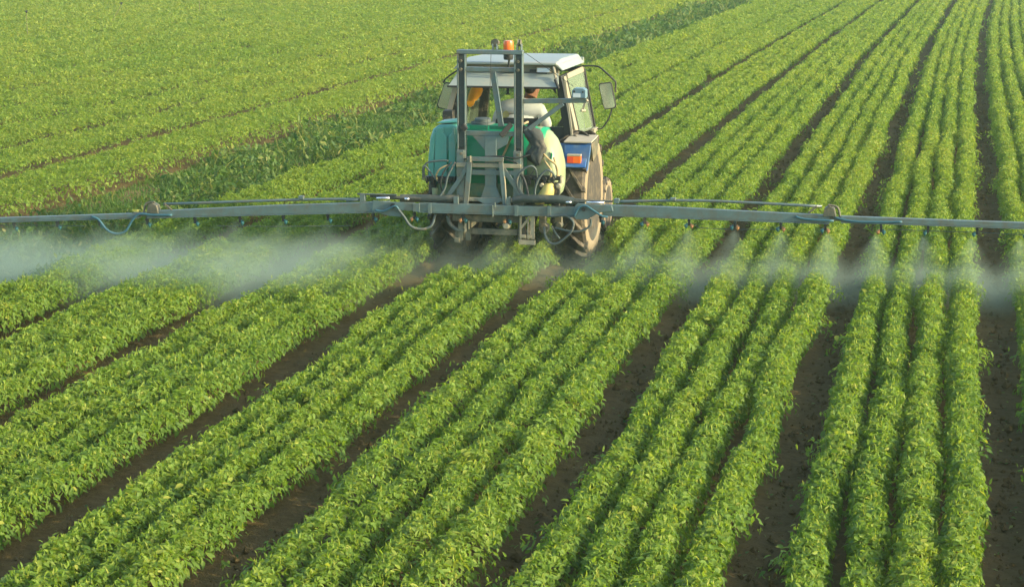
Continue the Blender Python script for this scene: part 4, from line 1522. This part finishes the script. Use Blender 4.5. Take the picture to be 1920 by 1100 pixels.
# left arm and its outer part
bl_ = boom_arm([-1.06, -1.45, -2.4, -3.85], [0.835, 0.805, 0.75, 0.645], [0.725, 0.705, 0.655, 0.578])
bo_ = boom_arm([-3.95, -5.2, -6.6], [0.62, 0.545, 0.462], [0.575, 0.503, 0.42])
br_ = boom_arm([1.30, 2.0, 2.7, 3.70], [0.86, 0.858, 0.840, 0.818], [0.757, 0.750, 0.744, 0.738])
bq_ = boom_arm([3.82, 5.0, 6.7], [0.812, 0.803, 0.792], [0.755, 0.750, 0.738])
for arm, spots in ((bl_, ((-1.36, .705, .90), (-2.06, .745, .865))), (br_, ((1.445, .80, .93), (2.05, .845, .955)))):
    for x, z0, z1 in spots:
        q = MB()
        q.box(x - .028, x + .028, YB - .03, YB + .03, z0 + .08, z1)
        q.build("rod_bracket", "boom_steel", arm, 0.004)
q = MB()
q.tube([(-1.40, YB, 0.845), (-2.06, YB, 0.822), (-3.66, YB, 0.727)], 0.015, 8, 3)
q.tube([(-1.40, YB, 0.845), (-1.55, YB, 0.828)], 0.019, 8)
q.build("tension_rod", "mast_steel", bl_, smooth=True)
q = MB()
q.tube([(1.42, YB, 0.895), (2.05, YB, 0.925), (2.6, YB, 0.93), (3.62, YB, 0.905)], 0.015, 8, 4)
q.build("tension_rod", "mast_steel", br_, smooth=True)
for arm, x0, zc in ((bl_, -3.78, 0.66), (br_, 3.70, 0.835)):
    q = MB()
    sg = 1 if x0 > 0 else -1
    q.prism([(x0 - .07, zc - .03), (x0 - .05, zc + .06), (x0, zc + .085), (x0 + .05, zc + .055), (x0 + .07, zc - .03)], YB - .055, YB + .055)
    q.box(min(x0 - .12, x0 + sg * .25), max(x0 + .12, x0 + sg * .25), YB - .03, YB + .03, zc - .075, zc - .035)
    q.bar((x0 - sg * .13, YB - .01, zc + .075), (x0 - sg * .22, YB - .01, zc + .0), .02, .02)
    q.tube([(x0 - sg * .02, YB - .02, zc + .09), (x0 + sg * .08, YB - .02, zc + .07), (x0 + sg * .11, YB - .02, zc - .03)], .014, 6, 3)
    q.build("break_joint", "frame_dark", arm, 0.005)
# nozzles
ZL = lambda x: np.interp(x, [-6.6, -5.2, -3.9, -2.4, -1.06], [.408, .491, .566, .643, .713])
ZR = lambda x: np.interp(x, [1.3, 2.0, 2.7, 3.7, 5.0, 6.7], [.745, .738, .732, .727, .738, .726])
for x in (-6.48, -5.97, -5.455, -4.931, -4.425):
    NOZ.append((x, float(ZL(x))))
    nozzle(x, ZL(x), bo_, 1, False)
for x in (-3.861, -3.296, -2.773, -2.273, -1.76, -1.245):
    NOZ.append((x, float(ZL(x))))
    nozzle(x, ZL(x), bl_, 1, False)
for x in (-0.78, -0.235, 0.255):
    NOZ.append((x, .72))
    nozzle(x, .722, bcen, -1, True)
for x in (1.271, 1.75, 2.224, 2.711, 3.194, 3.66):
    NOZ.append((x, float(ZR(x))))
    nozzle(x, ZR(x), br_, 1, x > 1.5)
for x in (4.237, 4.719, 5.218, 5.73, 6.24):
    NOZ.append((x, float(ZR(x))))
    nozzle(x, ZR(x), bq_, -1, x < 4.5)
# spray line hung on wires under the arms
q = MB()
q.tube([(3.75, YB - .03, .80), (3.95, YB - .05, .765), (4.25, YB - .05, .765), (4.45, YB - .05, .775)], .012, 6, 4)
q.tube([(3.35, YB - .045, .80), (3.45, YB - .055, .775), (3.75, YB - .06, .765)], .012, 6, 4)
q.tube([(-3.55, YB - .05, .615), (-3.78, YB - .05, .61), (-3.93, YB - .05, .615), (-4.02, YB - .05, .54), (-4.10, YB - .05, .42), (-4.22, YB - .05, .385), (-4.33, YB - .05, .43), (-4.42, YB - .05, .54), (-4.50, YB - .05, .57)], .013, 6, 4)
q.tube([(1.0, YB - .08, .74), (1.05, YB - .085, .83), (1.12, YB - .085, .855), (1.2, YB - .085, .81), (1.30, YB - .085, .75), (1.36, YB - .07, .74)], .012, 6, 5)
q.tube([(-1.2, YB - .08, .74), (-1.1, YB - .08, .735), (-0.98, YB - .095, .795), (-0.94, YB - .08, .76)], .012, 6, 4)
q.each("hose", "hose_blue", SPR, smooth=True)
q = MB()
q.tube([(-0.95, YB - .08, .765), (-0.88, YB - .08, .68), (-0.80, YB - .08, .575), (-0.68, YB - .06, .545), (-0.58, YB - .04, .585), (-0.55, YB, .70)], .015, 6, 5)
q.tube([(-0.42, YB + .05, .68), (-0.40, YB + .05, .60), (-0.32, YB + .05, .535), (-0.24, YB + .05, .53)], .022, 7, 4)
q.tube([(0.72, YB - .06, .725), (0.90, YB - .06, .735), (0.985, YB - .06, .67), (0.97, YB - .06, .58), (0.90, YB - .05, .50), (0.80, YB - .04, .43), (0.72, YB - .03, .44), (0.67, YB - .02, .52), (0.66, YB, .60)], .013, 6, 5)
q.tube([(0.78, YB - .03, .60), (0.95, YB - .03, .565), (1.07, YB - .03, .575), (1.16, YB - .03, .63), (1.17, YB - .03, .71)], .013, 6, 5)
q.tube([(0.74, YB - .02, .62), (0.78, YB - .02, .55), (0.83, YB - .02, .48)], .010, 6, 3)
q.each("hose", "hose_grey", SPR, smooth=True)
q = MB()
q.tube([(0.40, -1.40, 0.90), (0.345, -1.42, 1.02), (0.36, -1.44, 1.14), (0.43, -1.44, 1.22), (0.50, -1.43, 1.245), (0.545, -1.41, 1.21), (0.55, -1.36, 1.12)], .012, 6, 5)
q.tube([(0.54, -1.42, 0.86), (0.545, -1.44, 1.0), (0.59, -1.44, 1.12), (0.66, -1.43, 1.20), (0.72, -1.42, 1.19), (0.755, -1.38, 1.12)], .012, 6, 5)
q.tube([(0.36, -1.40, 0.93), (0.50, -1.46, 0.925), (0.66, -1.46, 0.92), (0.78, -1.44, 0.88)], .010, 6, 5)
q.tube([(-0.42, -1.42, 1.28), (-0.50, -1.42, 1.28), (-0.66, -1.42, 1.25), (-0.70, -1.40, 1.15), (-0.68, -1.36, 1.06)], .012, 6, 5)
q.tube([(-0.71, -1.38, 1.06), (-0.70, -1.42, 1.20), (-0.67, -1.42, 1.21), (-0.58, -1.42, 1.10), (-0.55, -1.38, 1.05)], .010, 6, 5)
q.tube([(-0.34, -1.42, 1.27), (-0.42, -1.44, 1.12), (-0.455, -1.44, 0.98), (-0.52, -1.46, 0.88), (-0.575, -1.46, 0.83)], .013, 6, 5)
q.each("hose", "hose_grey", SPR, smooth=True)
q = MB()
q.tube([(-0.38, -1.43, 1.27), (-0.47, -1.45, 1.15), (-0.50, -1.44, 1.02), (-0.47, -1.42, 0.90)], .010, 6, 5)
q.tube([(0.37, -1.40, 1.16), (0.42, -1.42, 1.10), (0.46, -1.43, 0.98), (0.47, -1.42, 0.88)], .016, 6, 5)
q.tube([(-0.25, -1.39, 1.30), (0.10, -1.40, 1.34), (0.33, -1.40, 1.325), (0.50, -1.36, 1.37), (0.58, -1.34, 1.38)], .009, 6, 4)
q.tube([(0.12, -1.395, 1.33), (0.25, -1.40, 1.30), (0.35, -1.41, 1.27)], .009, 6, 4)
q.tube([(0.565, -1.31, 1.36), (0.52, -1.31, 1.22), (0.45, -1.31, 1.10)], .007, 5, 3)
q.each("hose", "hose_black", SPR, smooth=True)
q = MB()
q.tube([(0.58, -1.30, 1.40), (0.66, -1.32, 1.32), (0.74, -1.31, 1.26), (0.765, -1.31, 1.20), (0.765, -1.31, 1.12)], .012, 6, 5)
q.tube([(0.60, -1.31, 1.33), (0.66, -1.33, 1.25), (0.70, -1.34, 1.19), (0.69, -1.33, 1.10)], .010, 6, 5)
q.tube([(0.72, -1.28, 1.33), (0.745, -1.29, 1.24), (0.78, -1.30, 1.12)], .012, 6, 4)
q.tube([(-0.40, -1.43, 1.24), (-0.50, -1.44, 1.20), (-0.555, -1.42, 1.12), (-0.55, -1.39, 1.06)], .010, 6, 4)
q.each("hose", "hose_tan", SPR, smooth=True)
q = MB()
q.tube([(-5.7, YB, .43), (-5.2, YB - .01, .445), (-4.6, YB - .01, .455)], .004, 5)
q.tube([(-3.05, YB, .50), (-2.4, YB - .01, .515), (-1.5, YB - .01, .55)], .004, 5)
q.tube([(2.28, YB, .68), (2.33, YB, .64), (2.7, YB, .635), (3.2, YB, .65)], .004, 5)
q.tube([(4.3, YB, .685), (4.72, YB, .68), (5.3, YB, .68), (5.9, YB, .66)], .004, 5)
q.each("drip_wire", "hose_grey", SPR)
# lower frame under the boom
YL = -1.44
p = MB()
p.box(-0.37, 0.44, YL - .0, YL + .02, 0.625, 0.70)
p.box(-0.30, -0.25, YL - .025, YL + .03, 0.42, 0.62)
p.box(-0.22, -0.165, YL - .025, YL + .03, 0.42, 0.62)
p.box(0.36, 0.44, YL - .02, YL + .03, 0.41, 0.62)
p.box(-0.16, 0.355, YL - .015, YL + .03, 0.49, 0.555)
p.box(-0.34, -0.285, YL - .05, YL - .027, 0.40, 0.45)
p.build("lower_frame", "frame_dark", SPR, 0.004)
p = MB()
p.box(0.385, 0.405, YL - .06, YL - .025, 0.45, 0.72)
p.box(0.505, 0.55, YL - .06, YL - .03, 0.46, 0.72)
p.box(0.47, 0.485, YL - .06, YL - .03, 0.46, 0.70)
p.bar((0.40, YL - .05, 0.58), (0.515, YL - .05, 0.72), 0.02, 0.025)
p.box(0.39, 0.46, YL - .075, YL - .062, 0.475, 0.51)
p.box(0.47, 0.52, YL - .075, YL - .062, 0.475, 0.51)
p.box(0.38, 0.555, YL - .07, YL - .02, 0.40, 0.45)
p.build("parking_stand", "sunlit_plate", SPR, 0.004)
p = MB()
p.box(-0.225, -0.205, YL - .055, YL - .03, 0.52, 0.64)
p.box(-0.185, -0.17, YL - .055, YL - .03, 0.55, 0.64)
p.lathe([(0.03, -.05), (0.045, -.02), (0.045, .02), (0.02, .03)], (0.24, YL - .03, 0.60), 'y', 12)
p.each("linkage_pin", "sunlit_plate", SPR, 0.003)
p = MB()
p.lathe([(0.05, -.06), (0.06, -.03), (0.06, .03), (0.02, .05)], (0.62, YL + .14, 0.56), 'y', 14)
p.box(0.57, 0.64, YL + .09, YL + .19, 0.58, 0.72)
p.box(0.74, 0.82, YL + .09, YL + .17, 0.62, 0.72)
p.lathe([(0.03, -.06), (0.04, -.03), (0.04, .03), (0.02, .05)], (0.79, YL + .13, 0.60), 'y', 12)
p.each("pump", "frame_dark", SPR, 0.005)

# dark rag hung over the tank straps
g_ = np.random.default_rng(3)
rg = MB()
rings = []
prof = [(1.66, .43, .05, .03), (1.62, .47, .085, .05), (1.56, .525, .09, .06), (1.50, .545, .075, .055), (1.44, .575, .075, .05), (1.38, .53, .10, .05), (1.32, .53, .07, .04), (1.25, .555, .02, .015)]
for j, (z, x, rx, ry) in enumerate(prof):
    rings.append([(x + rx * math.cos(2 * math.pi * i / 18) * (1 + 0.22 * math.sin(3 * i + j) + 0.08 * g_.normal()), -1.325 + ry * math.sin(2 * math.pi * i / 18) * (1 + 0.3 * math.sin(4 * i + 2 * j)), z + 0.02 * math.sin(2 * i + j)) for i in range(18)])
rg.loft(rings)
ro_ = rg.build("rag", "dark_cloth", None, smooth=True)
tag(ro_, "dark grey cloth bundle hung over the tank belts beside the pale tank end", "cloth")

# ------------------------------------------------------------------ things out in the neighbouring field
RIS = [(-20.4, 32.6, 0, "thin irrigation riser in the far bean field, nearest the photo's left edge", 0.95),
       (-20.9, 39.6, 0.55, "thin irrigation riser in the far bean field, leaning over to one side", 1.0),
       (-20.2, 46.2, 0, "thin irrigation riser in the far bean field, just right of the leaning one", 0.95),
       (-20.1, 52.6, 0, "thin irrigation riser in the far bean field, farthest and nearest the standing person", 0.95)]
for x, y, ln, lb, hh in RIS:
    e_ = empty("irrigation_riser", (x, y, 0), lb, "sprinkler", "irrigation risers in the neighbouring field")
    q = MB()
    top = (x + hh * math.sin(ln), y, hh * math.cos(ln))
    q.tube([(x, y, 0), top], 0.007, 6)
    q.build("riser_pipe", "wood_pole", e_)
    q = MB()
    q.lathe([(0.012, 0), (0.03, .02), (0.03, .05), (0.01, .08)], top, 'z', 8)
    q.bar((top[0] - .06, y, top[2] + .05), (top[0] + .05, y, top[2] + .06), 0.02, 0.02)
    q.build("sprinkler_head", "black_paint", e_)

# bystander: only the lower legs reach into the top of the photo
bx_, by_ = -17.9, 57.4
PB = empty("person", (bx_, by_, 0), "person in dark trousers standing far off in the bean field at the top edge", "person")


def at(p):
    return [(bx_ + q[0], by_ + q[1], q[2], q[3]) for q in p]


BP = at([(0, 0, .95, (.15, .11)), (0, 0, 1.12, (.14, .10)), (0, .01, 1.30, (.17, .11)), (0, .01, 1.44, (.13, .09)), (0, .02, 1.52, .055), (0, .0, 1.58, .06), (0, -.01, 1.66, (.075, .09)), (0, -.01, 1.73, (.065, .08)),
         (-.21, .01, 1.42, .06), (-.25, .02, 1.15, .045), (-.26, -.04, .90, .032), (.21, .01, 1.42, .06), (.26, .02, 1.15, .045), (.24, -.06, .92, .032),
         (-.13, 0, .88, .085), (-.16, 0, .50, .06), (-.17, .02, .08, .042), (-.19, -.12, .03, .035), (.13, 0, .88, .085), (.16, .01, .50, .06), (.18, .03, .08, .042), (.20, -.11, .03, .035)])
BE = chain(0, 8) + [(3, 8), (8, 9), (9, 10), (3, 11), (11, 12), (12, 13), (0, 14), (14, 15), (15, 16), (16, 17), (0, 18), (18, 19), (19, 20), (20, 21)]
hand(BP, BE, 10, BP[10][:3], (0, -.15, -1), (.9, -.2, 0), (0, -1, 0), 0.2)
hand(BP, BE, 13, BP[13][:3], (0, -.15, -1), (-.9, -.2, 0), (0, -1, 0), 0.2)
BP.append((bx_, by_ - .105, 1.655, .014))
BE.append((6, len(BP) - 1))
skin_body("body", "skin", BP, BE, PB, 1)
skin_body("shirt", "plaid_shirt", at([(0, 0, .93, (.175, .135)), (0, 0, 1.12, (.165, .125)), (0, .01, 1.30, (.19, .13)), (0, .01, 1.44, (.145, .105)), (0, .015, 1.5, .07), (-.21, .01, 1.42, .075), (-.245, .02, 1.2, .062), (.21, .01, 1.42, .075), (.255, .02, 1.2, .062)]),
          [(0, 1), (1, 2), (2, 3), (3, 4), (3, 5), (5, 6), (3, 7), (7, 8)], PB, 1)
skin_body("trousers", "trousers_dark", at([(0, 0, .92, (.165, .125)), (-.13, 0, .86, .10), (-.16, 0, .50, .08), (-.17, .02, .10, .065), (.13, 0, .86, .10), (.16, .01, .50, .08), (.18, .03, .10, .065)]),
          [(0, 1), (1, 2), (2, 3), (0, 4), (4, 5), (5, 6)], PB, 1)
skin_body("hair", "hair_dark", at([(0, .03, 1.66, (.07, .07)), (0, .015, 1.71, (.082, .09)), (0, 0, 1.76, (.06, .07))]), chain(0, 3), PB, 1)


# ------------------------------------------------------------------ the spray
def mist():
    m = bpy.data.materials.new("spray_mist")
    m.use_nodes = True
    nt = m.node_tree
    nt.nodes.remove(nt.nodes["Principled BSDF"])
    out = nt.nodes["Material Output"]
    pv = nt.nodes.new("ShaderNodeVolumePrincipled")
    pv.inputs["Color"].default_value = (0.66, 0.81, 0.65, 1)
    pv.inputs["Anisotropy"].default_value = 0.45
    ge = nt.nodes.new("ShaderNodeNewGeometry")
    sp = nt.nodes.new("ShaderNodeSeparateXYZ")
    nt.links.new(ge.outputs["Position"], sp.inputs[0])

    def M(op, a, b=None, clamp=False):
        n = nt.nodes.new("ShaderNodeMath")
        n.operation = op
        n.use_clamp = clamp
        for i, v in enumerate((a, b)):
            if v is None:
                continue
            if isinstance(v, (int, float)):
                n.inputs[i].default_value = v
            else:
                nt.links.new(v, n.inputs[i])
        return n.outputs[0]

    def S(v, a, b, lo=0.0, hi=1.0):
        n = nt.nodes.new("ShaderNodeMapRange")
        n.interpolation_type = 'SMOOTHSTEP'
        nt.links.new(v, n.inputs[0])
        for i, q in zip((1, 2, 3, 4), (a, b, lo, hi)):
            n.inputs[i].default_value = q
        return n.outputs[0]

    def mix(f, a, b):
        n = nt.nodes.new("ShaderNodeMix")
        n.data_type = 'FLOAT'
        nt.links.new(f, n.inputs[0])
        for i, v in ((2, a), (3, b)):
            if isinstance(v, (int, float)):
                n.inputs[i].default_value = v
            else:
                nt.links.new(v, n.inputs[i])
        return n.outputs[0]

    def noise(sc, det, off):
        v = nt.nodes.new("ShaderNodeVectorMath")
        v.operation = 'ADD'
        nt.links.new(ge.outputs["Position"], v.inputs[0])
        v.inputs[1].default_value = off
        n = nt.nodes.new("ShaderNodeTexNoise")
        n.inputs["Scale"].default_value = sc
        n.inputs["Detail"].default_value = det
        nt.links.new(v.outputs[0], n.inputs["Vector"])
        return n.outputs["Fac"]
    X, Y, Z = sp.outputs
    n1, n2 = noise(1.5, 4, (0, 0, 0)), noise(0.8, 2, (7, 3, 1))
    left = S(X, -0.4, -1.5, 0, 1)
    back = M('SUBTRACT', YB, Y)
    backw = M('ADD', back, M('MULTIPLY', M('SUBTRACT', n2, 0.5), 1.2))
    ztop = M('ADD', M('MULTIPLY', M('MINIMUM', M('ADD', X, 1.2), 0.0), 0.026), 0.63)
    fall = M('SUBTRACT', ztop, Z)
    fallw = M('ADD', fall, M('MULTIPLY', M('SUBTRACT', n1, 0.5), 0.30))
    pit = mix(left, 0.492, 0.5245)
    ph = M('FRACT', M('ADD', M('DIVIDE', M('SUBTRACT', X, mix(left, 3.2, -1.76)), pit), 0.5))
    dx = M('MULTIPLY', M('ABSOLUTE', M('SUBTRACT', ph, 0.5)), pit)
    f0 = M('MAXIMUM', fall, 0.0)
    wd = M('ADD', M('MULTIPLY', f0, 0.85), 0.025)
    fan = M('SUBTRACT', 1.0, M('DIVIDE', dx, wd), clamp=True)
    # the jet just under each nozzle
    jet = M('MULTIPLY', M('MULTIPLY', fan, S(fall, 0.0, 0.03)), M('MULTIPLY', S(fall, 0.30, 0.05), S(M('ABSOLUTE', M('SUBTRACT', back, M('MULTIPLY', f0, 0.5))), 0.20, 0.02)))
    # the cloud it turns into, settling and staying behind
    body = mix(S(fallw, 0.0, 0.30), fan, mix(left, mix(S(fallw, 0.15, 0.5), fan, 0.50), 0.95))
    reach = mix(left, S(backw, 1.5, 0.6), S(backw, 3.0, 1.9))
    body = M('MULTIPLY', body, M('MULTIPLY', M('MULTIPLY', M('MULTIPLY', mix(left, S(fallw, 0.02, 0.36), S(fallw, -0.02, 0.22)), mix(left, S(fall, 0.15, 0.55, 0.55, 1.5), S(fall, 0.15, 0.5, 0.85, 1.0))), reach), S(back, -0.12, 0.12)))
    bil = S(n1, 0.32, 0.66, 0.40, 1.0)
    amt = mix(left, mix(S(X, 0.7, 2.2), 0.35, 0.70), 0.62)
    d = M('MULTIPLY', M('ADD', M('MULTIPLY', M('MULTIPLY', body, bil), MIST_BODY), M('MULTIPLY', jet, mix(left, MIST_JET, MIST_JET * 0.45))), amt)
    nt.links.new(d, pv.inputs["Density"])
    nt.links.new(pv.outputs[0], out.inputs["Volume"])
    m.cycles.volume_step_rate = 0.10
    MATS["spray_mist"] = m
    q = MB()
    q.box(-7.6, 7.0, -5.2, YB + .25, -0.02, 0.70)
    o_ = q.build("spray_mist", "spray_mist")
    tag(o_, "pale spray mist drifting down over the beds under the boom", "mist", kind="stuff")


MIST_BODY, MIST_JET = 1.6, 2.2
mist()


# ------------------------------------------------------------------ the light haze of the evening air
def haze():
    m = bpy.data.materials.new("haze")
    m.use_nodes = True
    nt = m.node_tree
    nt.nodes.remove(nt.nodes["Principled BSDF"])
    pv = nt.nodes.new("ShaderNodeVolumePrincipled")
    pv.inputs["Color"].default_value = (0.62, 0.86, 0.74, 1)
    pv.inputs["Density"].default_value = HAZE
    pv.inputs["Anisotropy"].default_value = 0.3
    nt.links.new(pv.outputs[0], nt.nodes["Material Output"].inputs["Volume"])
    MATS["haze"] = m
    q = MB()
    q.box(-920, 920, -920, 920, -1.6, 5.2)
    o_ = q.build("haze", "haze")
    tag(o_, "thin pale haze in the air over the whole field", "haze", kind="stuff")


HAZE = 0.0010
haze()
